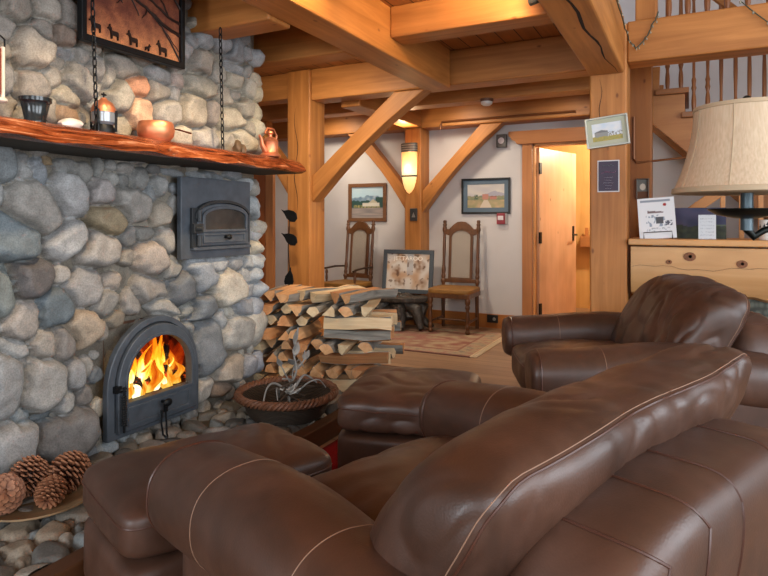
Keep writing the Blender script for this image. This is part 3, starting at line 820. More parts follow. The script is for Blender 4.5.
# firebox lining
m=MB(); x0,x1,y0,y1,z0,z1=-2.86,XW-.02,1.905,2.59,.275,.675
for b in ((x0-.02,x0,y0,y1,z0,z1),(x0,x1,y0-.0,y0+.015,z0,z1),(x0,x1,y1-.015,y1,z0,z1),(x0,x1,y0,y1,z0-.002,z0+.012),(x0,x1,y0,y1,z1-.012,z1)): m.bb(*b)
S(m.build('firebox_lining',plain('sooty_brick','5a3a28',.9,0,.4,12),smooth=False),'sooty lining of the fire opening')
# fire: flames with a soft hot-to-red temperature gradient
def flame_mat(name,stops,st):
    f=NT(name); v=f.coord((1,7,2.6)); n=f.noise(v,2.2,4,1.2,.6)
    tc=f.n('TexCoord'); sp=f.n('SeparateXYZ'); f.l(tc.outputs['Object'],sp.inputs[0])
    ma=f.n('Math',_operation='MULTIPLY_ADD'); f.l(sp.outputs['Z'],ma.inputs[0]); ma.inputs[1].default_value=-1.7; f.l(n,ma.inputs[2])
    c=f.ramp(ma.outputs[0],stops); f.l(c,f.b.inputs['Emission Color']); f.b.inputs['Emission Strength'].default_value=st; f.b.inputs['Base Color'].default_value=(0,0,0,1)
    f.b.inputs['Specular IOR Level'].default_value=0
    return f.m
hot=flame_mat('flame_bright',[(.10,lin('e06a0c')),(.22,lin('f59a1c')),(.36,lin('ffd45a')),(.5,lin('fff3c0'))],2.1)
mid=flame_mat('flame_orange',[(.08,lin('8a2406')),(.24,lin('d9540c')),(.4,lin('f4921c')),(.55,lin('ffd760'))],1.1)
deep=flame_mat('flame_red',[(.15,lin('3a0d04')),(.32,lin('8f2206')),(.48,lin('d4480c')),(.62,lin('f29a2a'))],.9)
fr=empty('fire',(-2.49,2.235,.29),0,'wood fire with tall yellow and orange flames behind the arched glass','fire')
random.seed(11)
def flame(x,y,h,w,mat,sway,z=0):
    m=MB(); n=14; V=[];K=10
    for i in range(n+1):
        q=i/n; r=w*(math.sin(PI*min(1,.16+.84*q)**.8)**.9 if q<1 else 0)*(1-q*.35); r=max(r,.0008)
        cy=sway*q**1.4*h+.012*math.sin(q*9+y*60); cx=.02*math.sin(q*5+y*33)
        for k in range(K):
            a=2*PI*k/K; V.append((x+cx+r*.45*math.cos(a),y+cy+r*math.sin(a),z+q*h))
    F=[(i*K+k,i*K+(k+1)%K,(i+1)*K+(k+1)%K,(i+1)*K+k) for i in range(n) for k in range(K)]+[tuple(range(K-1,-1,-1)),tuple(n*K+k for k in range(K))]
    m.add(V,F); return m.build('flame',mat,fr,ang=180)
for i in range(13): flame(-.17+random.uniform(-.04,.02),-.24+i*.05,random.uniform(.30,.36),random.uniform(.045,.06),deep,random.uniform(-.1,.2))
for y,h,w,sw in ((-.22,.2,.04,.25),(-.17,.26,.045,.25),(-.10,.31,.042,.3),(-.02,.33,.04,.12),(.05,.33,.035,.05),(.10,.26,.04,-.1),(.16,.2,.035,.1)): flame(-.06,y,h,w,mid,sw)
for y,h,w,sw in ((-.2,.12,.04,.3),(-.12,.15,.045,.3),(-.03,.17,.045,.1),(.06,.16,.045,.1),(.14,.13,.04,-.1)): flame(.035,y,h,w,mid,sw)
for y,h,w,sw in ((-.23,.14,.026,.45),(-.19,.2,.03,.45),(-.145,.25,.03,.42),(-.10,.2,.022,.4),(-.05,.32,.03,.25),(.0,.31,.024,.16),(.035,.24,.018,.1),(.10,.15,.02,.0),(-.02,.14,.025,.1)): flame(.02+random.uniform(-.02,.02),y,h,w,hot,sw)
char=NT('charred_log'); v=char.coord((3,3,3)); n=char.noise(v,6,4,.5); char.l(char.ramp(n,[(.4,lin('1a0f0a')),(.7,lin('4a2a18'))]),char.b.inputs['Base Color']); char.b.inputs['Roughness'].default_value=.9
char.l(char.ramp(char.noise(v,9,3),[(.52,(0,0,0)),(.66,lin('ff5a10'))]),char.b.inputs['Emission Color']); char.b.inputs['Emission Strength'].default_value=1.0
for i,(a,b,lab) in enumerate((((.03,-.19,.035),(-.06,.15,.045),'charred log glowing at the front of the fire'),((-.08,-.15,.03),(.02,.19,.05),'charred log crossing under the flames at the right'),((.04,-.15,.055),(-.09,-.02,.20),'charred log leaning upright in the flames at the left'),((.03,.02,.07),(-.08,.14,.19),'charred log leaning upright in the flames at the right'))):
    pp=[Vector(a).lerp(Vector(b),k/8)+Vector((0,0,.004*math.sin(k*2+i))) for k in range(9)]; m=MB(); m.tube([p+Vector((-2.48,2.24,.29)) for p in pp],[.026+.003*math.sin(k*1.7+i) for k in range(9)],9)
    tag(m.build('burning_log',char.m),lab,'log','logs in the fire')
# ---- upper oven
YA,YBb,ZA,ZBb=2.304,2.856,.962,1.398
t=empty('bake_oven',(XF,2.58,.962),0,'blue-black iron oven with arched door and dark glass, set in stone above the fire','oven')
def loc(o): o.matrix_parent_inverse=Matrix.Translation((-XF,-2.58,-.962)); return o
solid('face_plate',[(YA,ZA),(YBb,ZA),(YBb,ZBb),(YA,ZBb)],XF,XF+.03,stove,t,.003)
N=14; dc=2.603
solid('door_leaf',arch(.205,1.03,1.195,1.262,N,dc),XF+.03,XF+.055,stove,t,.004)
ringb('arch_trim',arch(.222,1.175,1.19,1.282,N,dc),arch(.208,1.176,1.192,1.266,N,dc),XF+.03,XF+.058,stove_dark,t,.003)
gl=arch(.165,1.118,1.185,1.232,N,dc+.005)
ringb('glass_rim',arch(.182,1.105,1.19,1.248,N,dc+.005),gl,XF+.055,XF+.068,stove,t,.002)
solid('glass_pane',gl,XF+.055,XF+.058,plain('sooty_glass','3d3a36',.12,0,.35,9,0,60,.6),t,0)
ringb('ash_drawer',[(2.435,1.045),(2.775,1.045),(2.775,1.095),(2.435,1.095)],[(2.445,1.053),(2.765,1.053),(2.765,1.087),(2.445,1.087)],XF+.055,XF+.063,stove,t,.002)
m=MB(); m.tube([(XF+.055,2.61,1.075),(XF+.08,2.61,1.075)],.008); m.ell((XF+.086,2.61,1.075),(.012,.02,.016),12); loc(m.build('drawer_knob',iron,t))
m=MB(); m.bb(XF+.03,XF+.05,2.365,2.415,1.02,1.235); m.bb(XF+.05,XF+.075,2.355,2.42,1.10,1.15); m.tube([(XF+.075,2.37,1.125),(XF+.105,2.385,1.125)],.014); m.tube([(XF+.06,2.405,1.16),(XF+.06,2.405,1.225)],.012); m.tube([(XF+.06,2.405,1.03),(XF+.06,2.405,1.09)],.013); loc(m.build('latch',stove_dark,t,True,.002))
m=MB(); m.bb(XF+.03,XF+.06,2.37,2.83,1.008,1.024); loc(m.build('lower_ledge',stove,t,True,.002))
m=MB(); m.tube([(XF+.05,2.815,1.04),(XF+.05,2.815,1.2)],.01); loc(m.build('hinge_pin',stove_dark,t))
# ================================================================ MANTEL ITEMS
# chains
def chain(x,y0,y1,z0,z1,label):
    t=empty('mantel_chain',(x,(y0+y1)/2,z0),0,label,'chain','chains holding the mantel'); n=int((z1-z0)/.034)
    m=MB()
    for i in range(n):
        q=(i+.5)/n; z=z0+(z1-z0)*q; y=y0+(y1-y0)*q; pts=[]
        for k in range(12):
            a=2*PI*k/12; w=.0085*math.cos(a); h=.022*math.sin(a)
            pts.append((x+(w if i%2 else 0),y+(0 if i%2 else w),z+h))
        m2=MB(); m2.tube(pts,.0032,5,True); o=m2.build('chain_link',iron,t); o.matrix_parent_inverse=Matrix.Translation((-x,-(y0+y1)/2,-z0))
chain(-2.22,1.70,1.66,1.54,2.53,'black iron chain hanging in front of the copper picture')
chain(-2.245,2.49,2.47,1.54,2.20,'black iron chain hanging from the beam, right of the copper picture')
# copper relief picture
t=empty('copper_relief_picture',(XW+.105,1.995,1.97),0,'copper relief picture of deer under dark branches in a black frame','picture')
W_=.55; HH=.5
def loc(o): o.matrix_parent_inverse=Matrix.Translation((-(XW+.105),-1.995,-1.97)); return o
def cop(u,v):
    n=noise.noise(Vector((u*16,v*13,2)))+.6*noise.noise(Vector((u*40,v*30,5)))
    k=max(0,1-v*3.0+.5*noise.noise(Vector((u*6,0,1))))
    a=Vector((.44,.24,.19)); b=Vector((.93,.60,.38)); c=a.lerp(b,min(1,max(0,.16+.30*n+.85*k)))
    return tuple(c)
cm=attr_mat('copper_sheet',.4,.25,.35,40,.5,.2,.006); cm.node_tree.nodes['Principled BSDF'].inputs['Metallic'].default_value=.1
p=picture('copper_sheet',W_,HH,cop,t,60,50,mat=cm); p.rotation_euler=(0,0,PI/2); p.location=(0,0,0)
m=MB(); m.ring([(1.995-.295,1.945),(1.995+.295,1.945),(1.995+.295,2.49),(1.995-.295,2.49)],[(1.995-.27,1.975),(1.995+.27,1.975),(1.995+.27,2.465),(1.995-.27,2.465)],PX(XW+.09),PX(XW+.125)); loc(m.build('frame',iron,t,False,.004))
darkb=plain('dark_patina','2a1811',.5,.3)
def branch(pts,r):
    m=MB(); q=[]
    for (u,v) in pts: q.append((XW+.11,1.995+(u-.5)*W_,1.97+v*HH))
    # smooth
    out=[]
    for i in range(len(q)-1):
        for k in range(4):
            a=Vector(q[i]).lerp(Vector(q[i+1]),k/4); a.z+=.003*math.sin(i*4+k*1.9); out.append(a)
    out.append(Vector(q[-1])); m.tube(out,[r*(1-.6*i/len(out)) for i in range(len(out))],6); loc(m.build('branch',darkb,t))
branch([(1.0,.28),(.8,.34),(.6,.44),(.42,.52),(.22,.58),(.0,.62)],.009)
branch([(1.0,.40),(.85,.44),(.68,.52),(.55,.60),(.46,.70)],.007)
branch([(1.0,.55),(.9,.68),(.7,.78),(.5,.80)],.006)
branch([(1.0,.02),(.92,.14),(.82,.26),(.76,.34)],.005)
branch([(.42,.52),(.36,.44),(.30,.38)],.004)
branch([(.62,.44),(.60,.38),(.56,.33)],.004)
branch([(.24,.58),(.30,.50),(.36,.40)],.005)
branch([(1.0,.75),(.8,.9),(.7,.99)],.005)
branch([(.42,.52),(.50,.40),(.53,.34)],.004)
branch([(.85,.44),(.80,.55),(.66,.66),(.5,.9)],.005)
branch([(.22,.58),(.12,.7),(.0,.78)],.006)
branch([(.62,.44),(.72,.36),(.86,.24),(.98,.12)],.004)
branch([(.3,.98),(.45,.86),(.62,.80),(.9,.74)],.005)
branch([(.0,.50),(.1,.46),(.14,.38)],.004)
deer=[(-.5,0),(-.44,0),(-.42,.34),(.12,.36),(.16,0),(.24,0),(.27,.42),(.3,.62),(.42,.86),(.58,.82),(.60,.94),(.44,1.06),(.40,1.3),(.36,1.06),(.27,1.0),(.18,.72),(-.36,.74),(-.5,.64)]
for (u,v,s,fl,lab) in ((.1,.05,.066,-1,''),(.27,.03,.066,-1,''),(.46,.025,.07,-1,''),(.62,.02,.036,1,''),(.78,.02,.072,-1,'')):
    m=MB(); pl=[(1.995+(u-.5)*W_+fl*a*s*.75,1.975+v*HH+b*s*.75) for a,b in deer]
    if fl<0: pl=pl[::-1]
    m.prism(pl,PX(XW+.103),PX(XW+.116)); loc(m.build('deer_relief',darkb,t,False))
# pot
glz=plain('dark_glaze','20262a',.15,0,.3,14)
def lathe_thing(name,prof,x,y,z,mat,label,cat,n=24,group=None,fn=None):
    m=MB(); m.lathe(prof,n,None,0,fn); o=m.build(name,mat,None,ang=50,loc=(x,y,z)); return tag(o,label,cat,group)
lathe_thing('ceramic_pot',[(.001,0),(.04,0),(.042,.014),(.038,.02),(.05,.075),(.052,.082),(.058,.085),(.058,.1),(.05,.1),(.046,.084),(.036,.02),(.001,.018)],-2.25,1.452,1.54,glz,'small dark glazed flower pot at the left end of the mantel','pot',24,None,lambda r,a,z: r*(1+.03*math.cos(a*14)) if .02<z<.078 else r)
m=MB(); m.ell((0,0,.022),(.03,.052,.024),16,None,0,.3,3)
tag(m.build('pale_stone',plain('white_quartz','d8cfc8',.5,0,.12,20),loc=(-2.24,1.595,1.537)),'small pale pinkish stone on the mantel between the pot and the lantern','stone')
# lantern
t=empty('oil_lantern',(-2.25,1.755,1.54),0,'dark old lantern with copper dome top on the mantel beside the left chain','lantern')
MB().lathe([(.001,0),(.045,0),(.048,.02),(.04,.035),(.04,.04)],20).build('base',iron,t)
MB().lathe([(.036,.035),(.05,.05),(.05,.09),(.045,.095)],20).build('glass_body',plain('grey_glass','8b9299',.15,.3),t)
MB().lathe([(.05,.092),(.049,.11),(.036,.135),(.015,.148),(.012,.155),(.001,.157)],20).build('dome',copper,t)
m=MB()
for k in range(4):
    a=k*PI/2+.5; g_=MB(); g_.tube([(.052*math.cos(a),.052*math.sin(a),.01),(.054*math.cos(a),.054*math.sin(a),.1)],.006,6); g_.build('guard_bar',iron,t)
m.tube([(0,.0,.155),(0,0,.18)],.004,6); m.tube([(0,-.012,.17),(0,.012,.17)],.004,6); m.build('finial_cross',iron,t)
# copper pan
t=empty('copper_saucepan',(-2.24,2.03,1.54),0,'round copper saucepan with a straight dark handle on the mantel','pan')
MB().lathe([(r*1.22,z*1.22) for r,z in [(.001,0),(.05,0),(.066,.02),(.07,.045),(.064,.07),(.06,.074),(.057,.07),(.06,.045),(.05,.012),(.001,.01)]],28).build('bowl',copper,t)
m=MB(); m.tube([(0,.075,.07),(0,.14,.074),(0,.22,.066)],[.006,.007,.009],8,flat=.5); m.build('handle',plain('brown_handle','6a3a24',.4,.6),t)
# ladle shaped copper scoop left of pan
# copper kettle
t=empty('copper_kettle',(-2.19,2.83,1.54),0,'copper teapot with lid at the right end of the mantel','kettle')
MB().lathe([(.001,0),(.06,0),(.063,.008),(.05,.02),(.046,.03),(.046,.085),(.05,.09),(.04,.098),(.03,.11),(.012,.118),(.012,.13),(.02,.136),(.016,.15),(.001,.153)],26).build('body',copper,t)
m=MB(); m.tube([(.0,-.045,.03),(.0,-.075,.06),(.0,-.085,.1),(.0,-.1,.115)],[.016,.013,.009,.007],8); m.build('spout',copper,t)
m=MB(); m.tube([(0,.045,.08),(0,.06,.13),(0,.03,.165),(0,-.03,.165),(0,-.05,.13)],.006,8); m.build('handle',copper,t)
# brown glass jug dark figures on mantel
m=MB(); m.ell((0,0,.035),(.025,.03,.04),12,None,0,.4,5); m.ell((0,.04,.028),(.022,.02,.03),12,None,0,.4,9)
tag(m.build('carved_bear',plain('carved_wood','5b4630',.6,0,.2,30),loc=(-2.27,2.64,1.54)),'small brown carved figure on the mantel just left of the copper teapot','figurine')
# tall plaque at the far left
t=empty('hanging_thermometer',(-2.3,1.335,1.62),0,'narrow red and white hanging tube in an iron holder at the left edge','thermometer')
MB().tube([(0,0,.02),(0,0,.19)],.016,12).build('red_tube',plain('red_glass','8a4038',.25),t)
m=MB(); m.tube([(.0,.024,.0),(.0,.024,.2)],.007,8); m.ell((0,.02,.0),(.02,.022,.012),10); m.build('white_rod',plain('ivory','d9c8b8',.4),t)
m=MB(); m.tube([(0,.03,.2),(0,.03,.23),(0,0,.25),(0,-.02,.22)],.004,6); m.tube([(-.1,0,.245),(0,0,.245)],.004,6); m.build('hook',iron,t)
# ================================================================ HEARTH ITEMS
ZH=.098
# pine cones in a shallow dish
tan=plain('dry_leaf_dish','8a6f4e',.7,0,.25,18)
dish=MB(); dish.lathe([(.001,.0),(.06,0),(.15,.018),(.20,.042),(.198,.048),(.15,.026),(.06,.01),(.001,.008)],30)
tag(dish.build('shallow_dish',tan,loc=(-2.165,1.415,ZH)),'shallow brown dish on the hearth holding the pine cones','dish')
def cone_mesh(seed):
    random.seed(seed); m=MB(); N=110
    m.lathe([(.001,-.05),(.02,-.045),(.03,0),(.02,.05),(.001,.065)],10)
    for i in range(N):
        q=i/N; a=i*2.39996; z=-.055+.12*q; r=.028*math.sin(PI*(.12+.82*q))**.7+.004; L=.036*math.sin(PI*(.15+.8*q))**.6+.008
        tilt=.3-1.0*(1-q)+.2*random.random()
        d=Vector((math.cos(a),math.sin(a),0)); s=Vector((-math.sin(a),math.cos(a),0)); up=Vector((0,0,1))
        b0=d*r*.6+up*z; tip=d*(r+L*math.cos(tilt))+up*(z+L*math.sin(tilt)); w=.006+.010*math.sin(PI*(.1+.8*q))
        md=b0.lerp(tip,.75); nn=(tip-b0).normalized().cross(s).normalized()*.003
        V=[b0-s*w*.4,b0+s*w*.4,md+s*w+nn,tip+s*w*.45,tip-s*w*.45,md-s*w+nn]
        m.add([v+nn for v in V]+[v-nn for v in V],[(0,1,2,3,4,5),(11,10,9,8,7,6)]+[(k,6+k,6+(k+1)%6,(k+1)%6) for k in range(6)])
    return m
conem=NT('pine_cone_scale'); tc=conem.n('TexCoord'); ln=conem.n('VectorMath',_operation='LENGTH'); conem.l(tc.outputs['Object'],ln.inputs[0])
conem.l(conem.mix(conem.ramp(ln.outputs['Value'],[(.03,lin('3a1f14')),(.055,lin('7a4a31')),(.08,lin('a5704f'))]),conem.ramp(conem.noise(conem.coord(),30,2),[(.3,(.75,)*3),(.7,(1.15,)*3)]),1.0,'MULTIPLY'),conem.b.inputs['Base Color']); conem.b.inputs['Roughness'].default_value=.6
cp=[cone_mesh(i).build('pine_cone',conem.m,ang=25) for i in range(3)]
cones=[(-2.20,1.30,.085,.95,.35,1.0,'large open pine cone at the left of the dish'),(-2.24,1.42,.10,.92,-.35,.7,'upright pine cone at the back of the dish in the middle'),(-2.16,1.53,.09,1.0,.5,.9,'large dark pine cone at the right of the dish'),(-2.10,1.415,.07,.72,1.0,.6,'smaller pine cone at the front of the dish')]
for i,(x,y,z,s,rx,ry,lab) in enumerate(cones):
    o=cp[i] if i<3 else cp[i%3].copy()
    if i>=3: COL.objects.link(o)
    o.location=(x,y,ZH+z); o.scale=(s,)*3; o.rotation_euler=(rx,ry,i*1.1); tag(o,lab,'pine cone','pine cones in the dish')
# woven basket
t=empty('wicker_basket',(-1.975,2.70,ZH),0,'low round woven basket with thick twisted rim on the hearth before the firewood','basket')
wk=NT('dark_wicker'); v=wk.coord((1,1,1)); wv=wk.n('TexWave',Scale=42.0,Distortion=3.0); wv.bands_direction='Z'; wk.l(v,wv.inputs['Vector'])
wk.l(wk.ramp(wv.outputs['Fac'],[(.2,lin('231a12')),(.8,lin('57432f'))]),wk.b.inputs['Base Color']); wk.b.inputs['Roughness'].default_value=.7; wk.bump(wv.outputs['Fac'],.8,.01)
MB().lathe([(.001,0),(.19,0),(.21,.02),(.235,.08),(.25,.12),(.24,.12),(.22,.08),(.195,.03),(.001,.02)],48,None,0,lambda r,a,z:r*(1+.015*math.sin(a*24+(1 if int(z*60)%2 else 0)*PI))).build('bowl',wk.m,t)
rimm=plain('wicker_rim','6e452d',.6,0,.25,25)
for s in range(3):
    pts=[]
    for k in range(150):
        a=2*PI*k/150; b=a*22+s*2*PI/3; pts.append(((.262+.014*math.cos(b))*math.cos(a),(.262+.014*math.cos(b))*math.sin(a),.125+.014*math.sin(b)))
    o=MB(); o.tube(pts,.0105,6,True); o.build('rim_strand',rimm,t)
# kindling, cones and grey branch ornament inside the basket
random.seed(5)
grey=plain('weathered_twig','8b867f',.6,.1,.2,30)
for i in range(10):
    a=random.uniform(0,6.28); L=random.uniform(.10,.17); x=-1.975+random.uniform(-.06,.06); y=2.70+random.uniform(-.08,.08)
    m=MB(); m.tube([(x-L*math.cos(a)*.8,y-L*math.sin(a)*.8,ZH+.05+.012*i),(x,y,ZH+.06+.012*i+.01),(x+L*math.cos(a)*.8,y+L*math.sin(a)*.8,ZH+.045+.012*i)],[.006,.005,.004],6)
    tag(m.build('kindling_twig',plain('brown_twig','4b3a2c',.8)),'brown kindling twig lying in the wicker basket','twig','kindling in the basket')
t=empty('branch_ornament',(-1.975,2.72,ZH+.06),0,'silver-grey wire branch with curled leaves standing in the wicker basket','ornament')
def strand(pts,r,name='stem'):
    q=[]
    for i in range(len(pts)-1):
        p0=Vector(pts[max(0,i-1)]);p1=Vector(pts[i]);p2=Vector(pts[i+1]);p3=Vector(pts[min(len(pts)-1,i+2)])
        for k in range(5):
            u=k/5; q.append(.5*((2*p1)+(p2-p0)*u+(2*p0-5*p1+4*p2-p3)*u*u+(3*p1-p0-3*p2+p3)*u**3))
    q.append(Vector(pts[-1])); m=MB(); m.tube(q,[r*(1-.5*i/len(q)) for i in range(len(q))],7); return m.build(name,grey,t)
strand([(0,0,-.02),(-.01,.02,.08),(.02,.04,.17),(-.01,.06,.25),(.01,.05,.32)],.008)
strand([(.02,.0,.06),(.03,.08,.13),(.03,.14,.12),(.05,.20,.07)],.008)
strand([(.0,.0,.06),(-.02,-.10,.13),(-.02,-.17,.12),(.0,-.23,.05)],.007)
strand([(0,.02,.1),(.0,-.03,.16),(-.02,-.05,.22)],.005)
strand([(.01,.05,.18),(.03,.10,.22),(.02,.12,.27)],.005)
def leaf(c,L,w,rx,ry,rz,mat,par,name='leaf'):
    m=MB(); n=8; V=[];M=T(*c,rx,ry,rz)
    for i in range(n+1):
        u=i/n; ww=w*math.sin(PI*u**.75)+.0004; z=.03*L*math.sin(PI*u)
        for s,dz in ((-1,.002),(0,.006),(1,.002),(1,-.002),(0,.001),(-1,-.002)): V.append((u*L,s*ww,z+dz+.15*abs(s)*ww))
    F=[(i*6+k,i*6+(k+1)%6,(i+1)*6+(k+1)%6,(i+1)*6+k) for i in range(n) for k in range(6)]+[(5,4,3,2,1,0),tuple(n*6+k for k in range(6))]
    m.add(V,F,0,M); return m.build(name,mat,par)
for c,L,w,a in (((0,.05,.31),.10,.016,(.2,-1.3,1.2)),((0,.05,.25),.09,.02,(.5,-.9,1.8)),((-.01,.05,.2),.08,.02,(.2,-.6,-1.3)),((.0,.04,.17),.08,.018,(.4,-.4,1.4)),((.03,.1,.22),.07,.02,(.2,-.7,1.6)),((-.02,-.05,.21),.06,.016,(.2,-1.0,-1.5)),((.0,.02,.12),.07,.02,(.1,-.3,-1.8))): leaf(c,L,w,*a,grey,t)
strand([(-.03,-.05,.04),(.02,-.12,.10),(.05,-.18,.13),(.08,-.21,.08)],.005)
strand([(.03,.03,.05),(.09,.05,.11),(.13,.10,.12),(.15,.14,.07)],.005)
strand([(-.02,.06,.05),(-.06,.12,.15),(-.05,.16,.2),(-.02,.17,.16)],.004)
for k in range(12):
    a=k*2.4; leaf((.03,-.04,.06),.05+.02*(k%2),.014,.1,-.35-.25*(k%3),a,plain('pale_petal','b9b4ac',.5,.2),t,'petal')
# ---- firewood stack
barkm=NT('log_bark'); v=barkm.coord((3,26,26)); f=barkm.noise(v,1,5,.8,.6); barkm.l(barkm.ramp(f,[(.3,lin('5b554d')),(.6,lin('8d877c')),(.8,lin('aaa398'))]),barkm.b.inputs['Base Color']); barkm.b.inputs['Roughness'].default_value=.9; barkm.bump(f,.8,.01)
splits=[wood('split_a_','b88658','d8aa7c','X',.8,30,False,.5),wood('split_b_','ab7449','cc9868','X',.8,30,False,.5),wood('split_c_','c2a580','dcc7a0','X',.8,30,False,.5)]
def log_proto(i):
    random.seed(40+i); L=.43; r=random.uniform(.056,.068); a0=random.uniform(0,6.28); span=random.choice([.8,1.0,1.2,1.5,2.2]); n=7
    prof=[(0.0,0.0)]+[(r*math.cos(a0+span*k/n)*random.uniform(.95,1.05),r*math.sin(a0+span*k/n)*random.uniform(.95,1.05)) for k in range(n+1)]
    cx=sum(p[0] for p in prof)/len(prof); cy=sum(p[1] for p in prof)/len(prof); prof=[(a-cx,b-cy) for a,b in prof]
    def ext(an):
        q=[(a*math.cos(an)-b*math.sin(an),a*math.sin(an)+b*math.cos(an)) for a,b in prof]; ys=[p[1] for p in q]; xs=[p[0] for p in q]; return max(ys)-min(ys),max(xs)-min(xs),q
    hh,ww,prof=min((ext(PI*k/24) for k in range(24)),key=lambda e:e[0])
    sy=(random.uniform(.060,.068))/hh; sx=random.uniform(.078,.092)/ww; mx_=(max(p[0] for p in prof)+min(p[0] for p in prof))/2; my_=(max(p[1] for p in prof)+min(p[1] for p in prof))/2
    prof=[((a-mx_)*sx,(b-my_)*sy) for a,b in prof]; r=.045
    def at(s,p,ex=0): 
        w=1+.06*math.sin(s*5+i); return (s*L/2+.006*p[0]/r, p[0]*w*(1+ex)+.008*math.sin(s*2.3+i), p[1]*w*(1+ex)+.006*math.cos(s*3+i))
    m=MB(); S_=[-1,-.6,-.2,.2,.6,1]; K=len(prof); V=[at(s,p) for s in S_ for p in prof]
    F=[(a*K+k,(a+1)*K+k,(a+1)*K+(k+1)%K,a*K+(k+1)%K) for a in range(5) for k in range(K)]+[tuple(range(K)),tuple(5*K+k for k in range(K-1,-1,-1))]
    m.add(V,F); o=m.build('split_log',splits[i%3],None,ang=30)
    b=MB(); V=[at(s*.985,p,e) for e in (.01,.07) for s in S_ for p in prof[1:]]; K=len(prof)-1; h=6*K
    F=[(h+a*K+k,h+(a+1)*K+k,h+(a+1)*K+k+1,h+a*K+k+1) for a in range(5) for k in range(K-1)]+[(a*K+k,a*K+k+1,(a+1)*K+k+1,(a+1)*K+k) for a in range(5) for k in range(K-1)]
    F+=[(k,h+k,h+k+1,k+1) for k in range(K-1)]+[(5*K+k,5*K+k+1,h+5*K+k+1,h+5*K+k) for k in range(K-1)]
    F+=[(a*K,(a+1)*K,h+(a+1)*K,h+a*K) for a in range(5)]+[(a*K+K-1,h+a*K+K-1,h+(a+1)*K+K-1,(a+1)*K+K-1) for a in range(5)]
    b.add(V,F); bo=b.build('bark',barkm.m,o,ang=60); bo['label']='grey bark side'
    return o
protos=[log_proto(i) for i in range(9)]; used=set()
ORD=['bottom','second','third','fourth','fifth','sixth','seventh','top']
NUMS=['first','second','third','fourth','fifth','sixth','seventh','eighth','ninth']
def put_log(x,y,z,rz,tw,label,sc=1,ry=0):
    i=random.randrange(9)
    if i not in used: o=protos[i]; used.add(i)
    else: o=copy_tree(protos[i])
    o.location=(x,y,z); o.rotation_euler=(tw,ry,rz); o.scale=(sc,1,1); tag(o,label,'firewood','split firewood in the stack')
random.seed(21)
CS,SN=math.cos(R(15)),math.sin(R(15))
for L_ in range(8):
    z=.14+L_*.0765; lay=ORD[L_] if L_<7 else 'top'; cross=L_ in (0,2,4,5)
    for k in range(4 if cross else 8):
        u=-.385+k*.103+random.uniform(-.012,.012); v=random.uniform(-.08,.03)
        tilt=(-28 if (L_==7 and k>2) else 0)+random.uniform(-5,5)
        put_log(-2.19+u*CS-v*SN,3.39+u*SN+v*CS,z+random.uniform(-.003,.003)+(.004 if L_==7 and k>2 else 0),R(105+tilt),random.choice((0,PI))+random.uniform(-.08,.08),'split log, %s from the chimney in the %s layer of the stack'%(NUMS[k],lay),random.uniform(.95,1.1))
    if cross:
        for k in range(4):
            u=.275+random.uniform(-.02,.04); v=-.19+k*.115
            put_log(-2.19+u*CS-v*SN,3.39+u*SN+v*CS,z+random.uniform(-.003,.003),R(20+random.uniform(-8,8)),random.choice((0,PI))+random.uniform(-.08,.08),'split log lying crosswise in the %s layer, %s row from the front'%(lay,['first','second','third','fourth'][k]))
# ================================================================ BACK OF THE ROOM
oak=wood('chair_oak_','4d321f','6e482c','Z',.35,18,False)
caneM=NT('woven_cane'); v=caneM.coord((1,1,1)); ck=caneM.n('TexWave',Scale=60.0); ck.bands_direction='X'; caneM.l(v,ck.inputs['Vector']); ck2=caneM.n('TexWave',Scale=60.0); ck2.bands_direction='Z'; caneM.l(v,ck2.inputs['Vector'])
mx=caneM.n('Math',_operation='MULTIPLY'); caneM.l(ck.outputs['Fac'],mx.inputs[0]); caneM.l(ck2.outputs['Fac'],mx.inputs[1])
caneM.l(caneM.ramp(mx.outputs[0],[(.1,lin('a89c8e')),(.6,lin('74685b'))]),caneM.b.inputs['Base Color']); caneM.b.inputs['Roughness'].default_value=.6; caneM.bump(mx.outputs[0],.4,.003)
gold=plain('mustard_upholstery','8a5f26',.6,0,.2,10,.1,80)
def turned(h,r,beads):
    p=[(r*.9,0)]; n=48
    for i in range(n+1):
        z=h*i/n; q=r*.72
        for (c,w,k) in beads: q=max(q,r*k*max(0,1-((z-c)/w)**2)**.5)
        p.append((q,z))
    return p+[(r*.6,h)]
